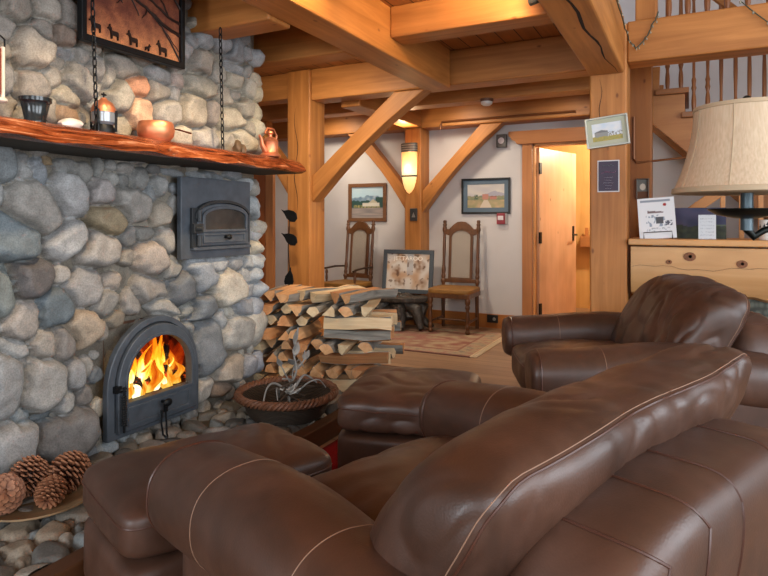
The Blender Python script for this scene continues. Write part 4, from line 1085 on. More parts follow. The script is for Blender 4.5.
def cane_chair(loc,rz,label,arms):
    t=empty('cane_back_chair',loc,rz,label,'chair','high-back cane chairs by the back wall')
    # faces local -Y
    m=MB(); m.sbox(surf((0,0,.425),(.235,.215,.03),7,6,2),12); m.build('seat',gold,t,ang=180)
    m=MB(); m.bb(-.225,.225,-.205,.205,.355,.405); m.build('seat_rail',oak,t,False,.006)
    for s in (-1,1):
        MB().lathe(turned(.36,.024,[(.02,.025,1.1),(.075,.03,1),(.16,.08,.95),(.27,.03,1.05),(.33,.05,1.2)]),14,T(s*.2,-.18,0)).build('leg',oak,t)
        MB().tube([(s*.19,.20,0),(s*.19,.19,.2),(s*.19,.185,.40)],[.02,.02,.022],8).build('leg',oak,t)
        MB().lathe(turned(.76,.022,[(.02,.04,1.1),(.10,.03,1.3),(.15,.02,1.1),(.22,.06,1),(.46,.2,.8),(.66,.04,1.15),(.71,.02,1.1),(.74,.018,1.0)]),14,T(s*.19,.19,.395,R(-5))).build('stile',oak,t)
        m=MB(); m.tube([(s*.2,-.18,.11),(s*.19,.19,.11)],.012,8); m.build('stretcher',oak,t)
    m=MB(); m.tube([(-.195,-.0,.11),(.195,0,.11)],.012,8); m.build('stretcher',oak,t)
    def at(x,z,dy): return (x,.195+dy+(z-.395)*.087,z)
    o=arch(.135,.50,.98,1.075,14); i=arch(.105,.535,.97,1.04,14)
    m=MB(); m.ring(o,i,lambda a,b:at(a,b,-.014),lambda a,b:at(a,b,.014)); m.build('back_frame',oak,t,True,.003)
    m=MB(); m.prism(i,lambda a,b:at(a,b,-.004),lambda a,b:at(a,b,.004)); m.build('cane_panel',caneM.m,t,False)
    crest=[(-.18,1.0),(-.135,.985),(-.1,1.04),(0,1.06),(.1,1.04),(.135,.985),(.18,1.0),(.18,1.06),(.14,1.055),(.09,1.105),(.045,1.135),(0,1.14),(-.045,1.135),(-.09,1.105),(-.14,1.055),(-.18,1.06)]
    m=MB(); m.prism(crest,lambda a,b:at(a,b,-.017),lambda a,b:at(a,b,.017)); m.build('crest_rail',oak,t,False,.004)
    m=MB(); m.bb(-.18,.18,.19,.215,.48,.52); m.build('lower_rail',oak,t,False,.004)
    if arms:
        for s in (-1,1):
            m=MB(); m.tube([(s*.2,.2,.61),(s*.225,.05,.615),(s*.235,-.12,.60),(s*.24,-.17,.585)],[.014,.016,.018,.016],8,flat=.7); m.build('arm',wood('dark_oak_','2c1c12','402a1a','Y',.35,18,False),t)
            MB().lathe(turned(.19,.016,[(.03,.03,1.1),(.1,.05,1),(.16,.03,1.1)]),12,T(s*.21,-.11,.40)).build('arm_post',oak,t)
    return t
cane_chair((-2.20,5.94,.0145),R(2),'high-back cane chair without arms, right of the framed poster',False)
cane_chair((-3.50,5.93,.0145),R(-10),'high-back cane armchair on the left, partly behind the firewood stack',True)
# driftwood stump table
sm=NT('driftwood'); v=sm.coord((4,4,4)); n=sm.noise(v,3,6,1.5,.65); sm.l(sm.ramp(n,[(.3,lin('15120f')),(.55,lin('3a332c')),(.75,lin('6e655a'))]),sm.b.inputs['Base Color']); sm.b.inputs['Roughness'].default_value=.4; sm.bump(n,.8,.02)
t=empty('stump_table',(-2.83,5.80,.0145),0,'low dark driftwood root table between the two cane chairs','table')
m=MB(); pts=[];n=28
for i in range(n):
    a=2*PI*i/n; r=1+.22*noise.noise(Vector((math.cos(a)*1.3,math.sin(a)*1.3,3))); pts.append((.40*r*math.cos(a),.20*r*math.sin(a)))
m.prism(pts,lambda a,b:(a,b,.30),lambda a,b:(a*1.03,b*1.03,.345)); m.build('table_top',sm.m,t,False,.008)
random.seed(9)
for i in range(9):
    a=2*PI*i/9+.2; x,y=.2*math.cos(a),.1*math.sin(a); X,Y=(.30+.1*random.random())*math.cos(a),(.19+.05*random.random())*math.sin(a)
    m=MB(); m.tube([(x*.6,y*.6,.31),(x*1.7,y*1.7,.22),(x*1.5+.05*math.sin(i),y*1.3,.12),(X*1.25,Y*1.05,.026)],[.08,.07,.055,.03],10); m.build('root',sm.m,t)
m=MB(); m.ell((0,0,.19),(.30,.15,.13),16,None,0,.5,4); m.build('trunk',sm.m,t)
# framed poster on the stump
t=empty('framed_poster',(-2.745,5.93,.372),R(4),'framed brown and white poster leaning on the driftwood table','poster'); t.rotation_euler=(R(-8),0,R(4))
pw,ph=.585,.475
m=MB(); m.ring([(-pw/2,0),(pw/2,0),(pw/2,ph),(-pw/2,ph)],[(-pw/2+.045,.045),(pw/2-.045,.045),(pw/2-.045,ph-.045),(-pw/2+.045,ph-.045)],lambda a,b:(a,-.014,b),lambda a,b:(a,.014,b)); m.build('frame',plain('blue_grey_frame','434a50',.4),t,False,.004)
m=MB(); m.bb(-pw/2+.02,pw/2-.02,.005,.013,.02,ph-.02); m.build('backing',plain('brown_card','6a5a48',.8),t,False)
def pos(u,v):
    n=noise.noise(Vector((u*5,v*4,1))); n2=noise.noise(Vector((u*13,v*11,7)))
    c=Vector((.80,.76,.72)).lerp(Vector((.72,.58,.46)),min(1,max(0,.3+n*1.6)))
    for (a,b,r) in ((.25,.52,.15),(.78,.65,.17),(.85,.18,.12),(.3,.2,.13)):
        d=math.hypot((u-a),(v-b)*.8)/r
        if d<1: c=c.lerp(Vector((.42,.27,.17)),(1-d)*max(.15,.75+1.2*n2))
    if .48<u<.62 and v>.4: c=c.lerp(Vector((.62,.63,.65)),.6)
    if n2>.38: c=c.lerp(Vector((.34,.24,.18)),.6)
    return tuple(c)
picture('poster_print',pw-.09,ph-.09,pos,t,70,56,(0,-.0005,.045))
text_obj('poster_lettering','JETTAROO',.062,plain('poster_white','eee8dd',.6),t,(0,-.003,ph-.115)).scale=(1.12,1,1)
# ---- pictures on the back wall
def framed(name,x,y,z,w,h,fw,fmat,func,label,mat_w=0,mat_col=None,tilt=0,depth=.022):
    t=empty(name,(x,y,z),(0,tilt,0),label,'picture')
    m=MB(); m.ring([(-w/2,-h/2),(w/2,-h/2),(w/2,h/2),(-w/2,h/2)],[(-w/2+fw,-h/2+fw),(w/2-fw,-h/2+fw),(w/2-fw,h/2-fw),(-w/2+fw,h/2-fw)],lambda a,b:(a,-depth,b),lambda a,b:(a,0,b)); m.build('frame',fmat,t,False,.003)
    iw,ih=w-2*fw,h-2*fw
    if mat_w:
        m=MB(); m.ring([(-iw/2,-ih/2),(iw/2,-ih/2),(iw/2,ih/2),(-iw/2,ih/2)],[(-iw/2+mat_w,-ih/2+mat_w),(iw/2-mat_w,-ih/2+mat_w),(iw/2-mat_w,ih/2-mat_w),(-iw/2+mat_w,ih/2-mat_w)],lambda a,b:(a,-.010,b),lambda a,b:(a,-.006,b)); m.build('mat_board',mat_col,t,False)
    m=MB(); m.bb(-iw/2-.002,iw/2+.002,-.004,-.001,-ih/2-.002,ih/2+.002); m.build('backing',plain('brown_card','6a5a48',.8),t,False)
    picture('painting',iw-2*mat_w,ih-2*mat_w,func,t,60,44,(0,-.0055,-ih/2+mat_w)); return t
def nz(u,v,s,k=0): return noise.noise(Vector((u*s,v*s,k)))
def lakehouse(u,v):
    c=Vector((.55,.72,.80)).lerp(Vector((.75,.83,.86)),v+.2*nz(u,v,4))
    if v<.72+.08*nz(u,0,7,2)-.10*abs(u-.62): c=Vector((.42,.52,.60)).lerp(Vector((.66,.72,.76)),max(0,nz(u,v,9,3)+.3))
    if v<.56+.05*nz(u,0,9,5)+.10*(u>.75): c=Vector((.18,.30,.28))
    if v<.33: c=Vector((.62,.57,.54)).lerp(Vector((.50,.47,.46)),.5+nz(u*.4,v*3,7,1))
    if .33<v<.42 and .05<u<.9: c=Vector((.32,.38,.25)).lerp(Vector((.70,.62,.40)),max(0,.4+nz(u,v,20)))
    if .38<v<.48 and .34<u<.88: c=Vector((.80,.78,.72))
    if .48<v<.48+.13*(1-abs(u-.68)/.16) : c=Vector((.72,.68,.58))
    return tuple(c)
def village(u,v):
    c=Vector((.83,.80,.74)).lerp(Vector((.74,.72,.72)),.5+nz(u,v,3))
    if v<.72-.5*abs(u-.75)+.04*nz(u,0,8): c=Vector((.66,.64,.68))
    if v<.50+.05*nz(u,0,10,3): c=Vector((.48,.52,.40)).lerp(Vector((.62,.58,.44)),.5+nz(u,v,12))
    if .36<v<.58 and .40<u<.58: c=Vector((.74,.52,.45))
    if .36<v<.50 and .60<u<.80: c=Vector((.72,.48,.42)) if v<.46 else Vector((.55,.30,.26))
    if .3<v<.55 and .18<u<.3 and nz(u,v,25,2)>0: c=Vector((.25,.35,.28))
    if v<.33: c=Vector((.60,.58,.42)).lerp(Vector((.72,.62,.48)),.5+nz(u,v,8,6))
    if v<.33 and abs(u-.5)<.05+.35*(.33-v): c=Vector((.80,.74,.66))
    return tuple(c)
def barn(u,v):
    c=Vector((.78,.83,.88)).lerp(Vector((.88,.88,.88)),.5+nz(u,v,4))
    if .2<v<.62-.5*max(0,.28-u)-.35*max(0,u-.34) and .08<u<.52: c=Vector((.56,.57,.56)) if v<.5 else Vector((.44,.45,.46))
    if .2<v<.5 and u>.52 and nz(u,v*.4,26,1)>.05: c=Vector((.52,.50,.48))
    if v<.26+.05*nz(u,0,9): c=Vector((.58,.58,.32)).lerp(Vector((.70,.62,.34)),.5+nz(u,v,14))
    return tuple(c)
framed('landscape_painting',-3.455,YB-.002,1.38,.52,.46,.045,wood('walnut_frame_','6b4a33','80593c','X',.4,20,False),lakehouse,'brown framed painting of a house by a lake, left of the sconce post')
framed('landscape_painting',-1.985,YB-.002,1.432,.55,.39,.022,plain('black_frame','23221f',.35),village,'dark framed village watercolour with blue mat, right of the sconce post',.045,plain('blue_mat','5d6e7c',.8))
framed('tilted_picture',-.52,4.497,1.795,.288,.215,.014,plain('silver_frame','a9aaa0',.35,.5),barn,'small pale-framed picture of a barn hanging crooked on the timber post',.03,plain('sage_mat','b3b59f',.8),R(-5.5))
# purple notice
t=empty('purple_notice',(-.512,4.4995,1.48),0,'purple notice with white lettering pinned to the timber post below the crooked picture','notice')
m=MB(); m.bb(-.073,.073,-.004,0,-.112,.112); m.build('white_border',plain('white_paper','d8d6d8',.6),t,False)
m=MB(); m.bb(-.066,.066,-.006,-.0035,-.105,.105); m.build('purple_sheet',plain('purple_print','33243d',.5),t,False)
wt=plain('notice_white','c9c3cc',.6); pk=plain('notice_pink','b06a90',.6); gt=plain('notice_grey','6d7d80',.6)
def squiggle(name,w,h,z,mat_,r,seed):
    m=MB(); n=46; pts=[]
    for i in range(n):
        u=i/(n-1); pts.append(((u-.5)*w,-.0066,z+h*.5*noise.noise(Vector((u*w*240,seed*3.3,0)))))
    m.tube(pts,r*1.3,4,flat=.3); m.build(name,mat_,t,False)
squiggle('notice_heading',.075,.02,.075,gt,.003,1); squiggle('notice_title',.095,.03,.028,pk,.0022,2)
for i in range(5): squiggle('notice_line',(.06,.05,.065,.045,.04)[i],.012,-.01-.019*i,wt,.0014,3+i)
# ---- sconce on post C
t=empty('wall_sconce',(-2.765,6.1,1.46),0,'glowing cream glass wall sconce with dark metal top on the back post','sconce')
glow=NT('sconce_glass'); tc=glow.n('TexCoord'); sp=glow.n('SeparateXYZ'); glow.l(tc.outputs['Object'],sp.inputs[0])
mu=glow.n('Math',_operation='MULTIPLY_ADD'); glow.l(sp.outputs['Z'],mu.inputs[0]); mu.inputs[1].default_value=2.0; mu.inputs[2].default_value=0
glow.l(glow.ramp(mu.outputs[0],[(.0,lin('e8b568')),(.3,lin('f8d88e')),(.46,lin('fff2c4')),(.62,lin('ffdf90')),(.95,lin('d9933f'))]),glow.b.inputs['Emission Color']); glow.b.inputs['Emission Strength'].default_value=.95; glow.b.inputs['Base Color'].default_value=L4('e0b878'); glow.b.inputs['Roughness'].default_value=.3
m=MB(); prof=[(.001,0),(.03,.02),(.055,.06),(.075,.12),(.085,.18),(.09,.26),(.093,.46),(.088,.46)]
m.lathe(prof,24,Matrix.Diagonal((1,.55,1,1)).to_4x4()); o=m.build('glass_shade',glow.m,t,loc=(0,-.056,0))
m=MB(); m.lathe([(.088,.187),(.094,.19),(.094,.202),(.088,.205)],24,Matrix.Diagonal((1,.56,1,1)).to_4x4()); m.build('band',iron,t,loc=(0,-.056,0))
m=MB(); m.lathe([(.088,.46),(.097,.465),(.097,.555),(.088,.56),(.001,.56)],24,Matrix.Diagonal((1,.56,1,1)).to_4x4()); m.build('metal_top',plain('pewter','5d5a55',.4,.6),t,loc=(0,-.056,0))
for zz in (.485,.51,.535):
    m=MB(); m.lathe([(.097,zz-.004),(.1,zz),(.097,zz+.004)],24,Matrix.Diagonal((1,.56,1,1)).to_4x4()); m.build('rib',plain('bright_pewter','a8a49c',.35,.7),t,loc=(0,-.056,0))
t=empty('switch_plate',(-2.735,6.098,1.23),0,'small metal switch plate on the back post below the sconce','switch')
m=MB(); m.bb(-.045,.045,-.008,0,-.07,.07); m.build('plate',plain('dark_pewter','4a4a48',.4,.5),t,False,.004)
m=MB(); m.prism([(-.022,-.03),(.022,-.03),(.0,.025)],lambda a,b:(a,-.012,b),lambda a,b:(a,-.007,b)); m.build('emblem',plain('bright_pewter','a8a49c',.35,.7),t,False)
t=empty('fire_alarm_pull',(-1.81,YB-.0005,1.185),0,'red fire alarm box on the wall beneath the blue-matted watercolour','alarm')
m=MB(); m.bb(-.045,.045,-.04,.001,-.06,.06); m.build('box',plain('alarm_red','8c2c34',.4),t,False,.005)
m=MB(); m.bb(-.03,.03,-.046,-.039,-.015,.03); m.build('pull_bar',plain('alarm_white','d5c9c9',.4),t,False,.002)
m=MB(); m.bb(.047,.065,-.03,0,-.06,.055); m.build('side_cover',plain('alarm_grey','a39a96',.4),t,False,.002)
t=empty('wall_speaker',(-1.80,YB-.002,2.02),0,'small square dark box with light centre high on the wall beside the door','speaker')
m=MB(); m.bb(-.055,.055,-.05,0,-.07,.07); m.build('box',plain('grey_metal_box','5a5652',.5,.3),t,False,.006)
m=MB(); m.lathe([(.001,.0),(.03,.0),(.034,.006),(.001,.008)],16,T(0,-.05,0,PI/2)); m.build('lens',plain('alarm_white','d5c9c9',.4),t)
t=empty('smoke_detector',(-1.63,5.235,2.235),0,'round white smoke detector under the beam before the back wall','smoke detector')
MB().lathe([(.001,.025),(.06,.025),(.06,.0),(.04,-.001)],24).build('base',plain('detector_brown','6b4630',.5),t)
MB().lathe([(.052,.0),(.05,-.02),(.03,-.035),(.001,-.037)],24).build('cover',plain('detector_white','d9d5cf',.4),t)
t=empty('wall_outlet',(-1.90,YB-.031,.10),0,'black outlet box on the baseboard behind the right cane chair','outlet')
m=MB(); m.bb(-.06,.06,-.012,0,-.04,.045); m.build('plate',plain('outlet_black','1d1a18',.4),t,False,.003)
m=MB(); m.lathe([(.001,0),(.018,0),(.016,.006),(.001,.007)],14,T(.02,-.012,.0,PI/2)); m.build('socket',plain('outlet_grey','8b8880',.4),t)
# pipe along the beam above the sconce
m=MB(); m.tube([(-1.0,6.1085,2.24),(-1.8,6.1085,2.24),(-2.3,6.1085,2.24),(-2.40,6.1085,2.24),(-2.42,6.109,2.2),(-2.42,6.109,2.16)],.012,8)
tag(m.build('copper_pipe',plain('brown_pipe','7a4a28',.4,.4)),'thin brown pipe with hooked end along the beam over the back wall','pipe')
# three leaf ornament
t=empty('iron_leaf_stem',(-3.13,4.40,0),0,'black iron stem with three dark leaves in front of the left timber post','ornament')
m=MB(); m.tube([(-.06,.02,0),(-.055,.02,.5),(-.075,.0,.9),(-.06,0,1.22)],.005,6); m.build('stem',iron,t)
for z,dx in ((1.24,-.09),(1.03,-.09),(.70,-.04)):
    m=MB(); n=10; V=[]; M=T(dx,-.02,z,0,R(28 if z>.8 else 100),0)
    pl=[(-.055,.0),(-.02,.006),(.02,.035),(.07,.05),(.11,.045),(.14,.01),(.13,-.03),(.09,-.05),(.04,-.045),(0,-.02)]
    m.prism(pl[::-1],lambda a,b:(a,-.004+.1*b*b,b),lambda a,b:(a,.004+.1*b*b,b),0,M); m.build('leaf',iron,t,False,.002)
# ================================================================ LOG COUNTER + STAIR
t=empty('log_counter',(1.3,4.6,0),0,'pale pine counter with a thick live-edge log front, right of the timber post','counter')
lc=wood('log_front_','c0905c','d2a572','X',.45,9,True,.2)
m=MB(); m.bb(-1.68,2.1,-.13,.35,.998,1.04); m.build('top',wood('counter_top_','c8955c','d6a36c','X',.4,12,False),t,False,.006)
m=MB(); n=60; V=[];F=[]
for i in range(n+1):
    x=-1.665+3.7*i/n; lo=.655+.025*noise.noise(Vector((x*2.1,0,3)))+.012*noise.noise(Vector((x*7,1,3)))-.02*(x>-.9)
    q=.006*noise.noise(Vector((x*5,4,4)))
    V+=[(x,-.02,lo),(x,-.075+q,lo+.02),(x,-.10+q,lo+.08),(x,-.105+q,.85),(x,-.10,.985),(x,-.02,.992)]
for i in range(n):
    for k in range(6): F.append((i*6+k,(i+1)*6+k,(i+1)*6+(k+1)%6,i*6+(k+1)%6))
F+=[(5,4,3,2,1,0),tuple(n*6+k for k in range(6))]
m.add(V,F); lf=m.build('log_front',lc,t,ang=35)
kn=plain('knot_brown','7a4a28',.6,0,.3,60); kd=plain('knot_dark','2a170c',.7)
for x,z,r in ((-1.30,.925,.03),(-1.426,.886,.016),(-1.0,.885,.026)):
    m=MB(); m.lathe([(.001,0),(r*.5,.0005),(r,.0)],18,T(x,-.108,z,PI/2)@Matrix.Diagonal((1.25,1,1,1)).to_4x4()); m.build('knot',kn,lf)
    m=MB(); m.lathe([(.001,0),(r*.35,.0)],14,T(x+.003,-.1092,z+.002,PI/2)); m.build('knot_core',kd,t)
for pts in ([(-1.66+.05*i,.848+.012*math.sin(i*.55)+.006*math.sin(i*1.7)) for i in range(19)],[(-.85+.05*i,.93-.012*i*.6+.008*math.sin(i)) for i in range(9)]):
    m=MB(); V=[]
    for a,b in pts: V+=[(a,-.1125,b-.0009),(a,-.1125,b+.0009)]
    m.add(V,[(2*i,2*i+2,2*i+3,2*i+1) for i in range(len(pts)-1)]); m.build('crack',kd,t,False)
base=NT('counter_base'); v=base.coord(); vo=base.n('TexVoronoi',Scale=22.0); base.l(v,vo.inputs['Vector']); base.l(base.mix(base.ramp(vo.outputs['Distance'],[(.2,lin('6f7468')),(.6,lin('3b3d36'))]),base.ramp(base.noise(v,12,3),[(.3,(.7,)*3),(.7,(1.2,)*3)]),1.0,'MULTIPLY'),base.b.inputs['Base Color']); base.bump(vo.outputs['Distance'],-.6,.02); base.b.inputs['Roughness'].default_value=.7
m=MB(); m.bb(-1.64,2.05,-.01,.06,0,.9); tag(m.build('stone_base',base.m,t,False),'greenish pebbled base below the log')
# items on the counter
t=empty('acrylic_sign_holder',(-.195,4.58,1.041),(R(-9),R(-4),R(2)),'white printed flyer in a leaning stand on the log counter','sign')
def fly(u,v):
    c=Vector((.86,.87,.88))
    if .9<v<.95 and .08<u<.9 and nz(u,0,60)>-.2: c=Vector((.55,.58,.62))
    if math.hypot(u-.74,(v-.82)*1.25)<.045: c=Vector((.62,.12,.14))
    if .62<v<.68-.08*(u-.3) and .25<u<.7: c=Vector((.45,.38,.38))
    if .28<v<.58 and .2<u<.72 and nz(u,v,14,2)>.08: c=Vector((.55,.60,.66))
    if .36<v<.52 and .48<u<.68: c=Vector((.30,.31,.33))
    if .30<v<.42 and .72<u<.92 and nz(u,v,22,4)>-.1: c=Vector((.32,.33,.38))
    if .16<v<.26 and .2<u<.85 and nz(u,v,18,6)>.1: c=Vector((.66,.68,.70))
    return tuple(c)
picture('flyer',.235,.285,fly,t,60,72,(0,0,.004))
m=MB(); m.bb(-.118,.118,.002,.005,0,.287); m.build('backing_sheet',plain('white_paper','d8d6d8',.6),t,False)
m=MB(); m.tube([(-.09,.03,.0),(-.09,-.014,.0),(-.09,-.014,.045),(.09,-.014,.045),(.09,-.014,0),(.09,.03,0)],.003,6); m.build('wire_stand',iron,t)
t=empty('dark_print',(.065,4.70,1.041),(R(-7),0,R(1)),'dark blue night landscape print standing on the log counter','print')
def night(u,v):
    c=Vector((.16,.19,.30)).lerp(Vector((.26,.24,.34)),.5+nz(u,v,3))
    if v<.42+.06*nz(u,0,5): c=Vector((.12,.15,.12)).lerp(Vector((.22,.25,.16)),.5+nz(u,v,9))
    if .40<v<.46 and u>.6: c=Vector((.35,.42,.30))
    return tuple(c)
picture('print',.315,.215,night,t,40,30,(0,0,0)); m=MB(); m.bb(-.158,.158,.001,.006,0,.216); m.build('board',plain('dark_card','22232a',.6),t,False)
t=empty('white_card',(.105,4.60,1.041),(R(-6),0,R(0)),'small white printed card standing in front of the dark print','card')
picture('card_face',.105,.165,lambda u,v:(.80,.83,.85) if not (.1<u<.9 and (int(v*22)%3==0) and nz(u,v,40)>.05) else (.62,.66,.70),t,30,40,(0,0,0)); m=MB(); m.bb(-.052,.052,.001,.004,0,.165); m.build('card_back',plain('white_paper','d8d6d8',.6),t,False)
t=empty('patterned_mug',(.455,4.62,1.041),0,'white mug with black leaf pattern at the right end of the log counter','mug')
MB().lathe([(.001,.004),(.05,0),(.052,.01),(.052,.13),(.049,.13),(.047,.012),(.001,.01)],28).build('body',plain('mug_white','d9d6ce',.3),t)
bl=plain('mug_black','20201e',.4)
for i in range(18):
    a=i*2.399; z=.015+.1*((i*7)%18)/18; m=MB(); V=[]
    for (p,q) in ((-.35,0),(-.1,.012),(.0,.03),(.1,.012),(.2,-.0),(.0,-.006)): V.append((.0528*math.cos(a+p*.6),.0528*math.sin(a+p*.6),z+q*.8))
    m.add(V,[(0,5,4,3,2,1)][::1]); m.build('leaf_mark',bl,t,False)
m=MB(); m.tube([(.05,0,.1),(.08,0,.1),(.09,0,.07),(.08,0,.035),(.05,0,.03)],.006,8); m.build('handle',plain('mug_white','d9d6ce',.3),t)
# staircase descending to the right, behind the counter
st1=wood('stair_pine_','9a6234','b27a46','X',.45,12); st2=wood('tread_','7a4c28','8f5e36','Y',.4,12,False)
t=empty('staircase',(1.0,5.9,0),0,'wooden staircase with turned balusters climbing left behind the beam','staircase')
NS=12; RU,RI=.195,.2; x0s,z0s=-.50,2.40
def tx(i): return x0s+.30+RU*i
def tz(i): return z0s-RI*(i+1)+.05
pl=[(x0s,2.45)]+[(tx(0)-.02,2.45)]
for i in range(NS-1): pl+=[(tx(i)-.03,tz(i)-.045),(tx(i)+RU-.03,tz(i)-.045)]
pl+=[(tx(NS-2)+RU,.0),(1.76,.0)]+[(x0s,2.19)]
m=MB(); m.prism([(a-1.0,b) for a,b in pl][::-1],lambda a,b:(a,-.40,b),lambda a,b:(a,-.35,b)); m.build('stringer',st1,t,False,.003)
m=MB(); m.prism([(a-1.0,b) for a,b in pl][::-1],lambda a,b:(a,.36,b),lambda a,b:(a,.40,b)); m.build('stringer',st1,t,False,.003)
for i in range(NS-1):
    m=MB(); m.bb(tx(i)-.055-1.0,tx(i)+RU+.0-1.0,-.45,.36,tz(i)-.045,tz(i)); m.build('tread',st2,t,False,.005)
for i in range(NS-1):
    for k in (0,1):
        x=tx(i)+.035+k*.1; zb=tz(i); zt=z0s+1.0-RI/RU*(x-x0s-.25)
        h=zt-zb
        if h<.3: continue
        MB().lathe(turned(h,.0155,[(.08,.1,1.15),(.2,.03,1.3),(.26,.03,1.2),(h*.6,.35,1.0),(h-.12,.03,1.25),(h-.04,.08,1.1)]),10,T(x-1.0,-.375,zb)).build('baluster',wood('baluster_','7a4a26','8f5b32','Z',.4,14,False),t)
m=MB(); a_=-.5; m.tube([(a_-1.0,-.375,z0s+1.0-RI/RU*(a_-x0s-.25)+.02),(2.0-1.0,-.375,z0s+1.0-RI/RU*(2.0-x0s-.25)+.02)],.035,8); m.build('handrail',st1,t)
# stair newel
S(MB().bb(-.46,-.27,5.22,5.40,0,2.5).build('newel_wall',wood('newel_','8a5227','a0652f','Z',.45,12),None,False,.006),'dark timber newel beside the stair behind the post')
framed('small_wall_picture',-.335,5.2195,1.42,.095,.165,.008,plain('bronze_frame','5d4a3a',.4),lambda u,v:(.78,.74,.68) if math.hypot(u-.5,(v-.6)*1.6)<.28 else ((.42,.42,.40) if v>.35 else (.40,.25,.16)),'small framed picture on the dark timber newel behind the post')
m=MB(); m.tube([(-.40,5.21,2.0),(-.40,5.21,1.66),(-.38,5.212,1.63),(.2,5.3,1.68)],.009,8); tag(m.build('conduit',plain('brown_pipe','7a4a28',.4,.4)),'thin brown conduit running sideways under the stair','pipe')
# lower railing
t=empty('lower_railing',(.6,5.05,0),0,'lower wooden railing with square balusters behind the counter items','railing')
pr=wood('railing_','b37c4a','c48d58','X',.45,14,False)
m=MB(); m.bb(-.42,.95,-.03,.03,1.36,1.41); m.build('handrail',pr,t,False,.006)
m=MB(); M=T(-.60,0,1.225,0,R(-38),0); m.box((0,0,0),(.52,.05,.075),M); m.build('sloped_rail',pr,t,False,.006)
for k in range(10): 
    m=MB(); m.bb(-.40+k*.118,-.368+k*.118,-.016,.016,.1,1.36); m.build('baluster',wood('railing_','b37c4a','c48d58','Z',.45,14,False),t,False,.003)
for k in range(3):
    m=MB(); zt=1.0+.09*k; m.bb(-.76+k*.118,-.735+k*.118,-.014,.014,.1,zt+.03); m.build('baluster',wood('railing_','b37c4a','c48d58','Z',.45,14,False),t,False,.003)
m=MB(); m.bb(-.8,.95,-.03,.03,.05,.1); m.build('bottom_rail',pr,t,False,.004)
# upstairs gallery above the beam
t=empty('upstairs_railing',(1.0,4.62,2.555),0,'upstairs railing of dark balusters standing on the big beam at the top right','railing')
for k in range(22):
    MB().lathe(turned(.9,.018,[(.1,.1,1.1),(.3,.03,1.2),(.6,.25,1),(.8,.1,1.1)]),8,T(-1.13+k*.118,0,0)).build('baluster',wood('baluster_','7a4a26','8f5b32','Z',.4,14,False),t)
m=MB(); m.bb(-1.3,2.4,-.04,.04,.9,.96); m.build('handrail',pr,t,False,.006)
beam('timber_post',-.34,-.20,4.53,4.68,2.555,4.55,'upper timber post standing on the beam at the right')
# string of lights
t=empty('string_lights',(-.38,4.3,2.5),0,'string of small unlit clear lights draped over the upper beams','string lights')
bul=plain('clear_bulb','8f8b78',.2)
pts=[(-.375,2.55,2.60),(-.37,3.0,2.53),(-.372,3.5,2.45),(-.37,4.0,2.42),(-.365,4.35,2.385),(-.33,4.47,2.35),(-.27,4.49,2.42),(-.22,4.485,2.52),(-.18,4.49,2.60)]
sp=[]
for i in range(len(pts)-1):
    for k in range(5): 
        p=Vector(pts[i]).lerp(Vector(pts[i+1]),k/5); sp.append(p+Vector((.004*math.sin(k+i),0,.006*math.cos(3*k+i)))-Vector((-.38,4.3,2.5)))
m=MB(); m.tube(sp,.0045,6); m.build('wire',plain('green_wire','3d4436',.6),t)
for i in range(2,len(sp)-1,2):
    p=sp[i]; m=MB(); m.ell((p.x+.008,p.y-.004,p.z-.012),(.005,.005,.010),8); m.build('bulb',bul,t)
t=empty('string_lights',(.5,4.49,2.5),0,'thin wire with tiny lights hanging across the beam above the lamp shade','string lights')
m=MB(); q=[Vector((.17,-.01,.08)),Vector((.24,-.012,-.0)),Vector((.32,-.012,-.08)),Vector((.40,-.012,-.15)),Vector((.5,-.015,-.20))]; q=[v-Vector((.38,0,0)) for v in q]
m.tube(q,.004,6); m.build('wire',plain('green_wire','3d4436',.6),t)
for p in q: m=MB(); m.ell((p.x,p.y-.006,p.z-.01),(.007,.007,.012),8); m.build('bulb',bul,t)
# spotlights
def fixture(loc,tgt,label):
    t=empty('ceiling_spotlight',loc,0,label,'spotlight','ceiling spotlights'); M=(Vector(tgt)-Vector(loc)).to_track_quat('-Z','Y').to_matrix().to_4x4()
    MB().lathe([(.02,.04),(.024,.0),(.027,-.04),(.024,-.04),(.02,.0),(.001,.015)],16,M).build('can',iron,t); 
    m=MB(); m.tube([(0,0,.02),(0,0,max(.03,ZC-loc[2]))],.008,6); m.build('stem',iron,t)
# ================================================================ LAMP
lx,ly=.246,3.38
t=empty('shade_lamp',(lx,ly,0),0,'large lamp with cream bell shade on a curved dark iron arm at the right','lamp')
sh=NT('linen_shade'); v=sh.coord((1,1,1)); w1=sh.noise(sh.coord((60,60,4)),2,3); sh.l(sh.ramp(w1,[(.3,lin('c2ac90')),(.7,lin('d2bfa4'))]),sh.b.inputs['Base Color']); sh.b.inputs['Roughness'].default_value=.85; sh.b.inputs['Specular IOR Level'].default_value=.1; sh.bump(w1,.08,.002)
prof=[]
for i in range(13):
    q=i/12; r=.325-.095*(1-(1-q)**1.9); prof.append((r,1.31+.40*q))
prof+= [(r-.004,z) for r,z in prof[::-1]]
MB().lathe(prof,64).build('lamp_shade',sh.m,t)
tr=plain('shade_trim','b5a184',.8)
m=MB(); m.lathe([(.327,1.30),(.330,1.302),(.328,1.325),(.322,1.327),(.320,1.305)],64); m.lathe([(.230,1.70),(.234,1.702),(.232,1.72),(.226,1.72)],64); 
MB().lathe([(.327,1.30),(.330,1.302),(.328,1.325),(.322,1.327),(.320,1.305)],64).build('trim_band',tr,t); MB().lathe([(.230,1.70),(.234,1.702),(.232,1.72),(.226,1.72)],64).build('trim_band',tr,t)
for k in range(8):
    a=2*PI*k/8+.5; m=MB(); m.tube([((r+.001)*math.cos(a),(r+.001)*math.sin(a),z) for r,z in prof[:13]],.003,6); m.build('shade_seam',tr,t)
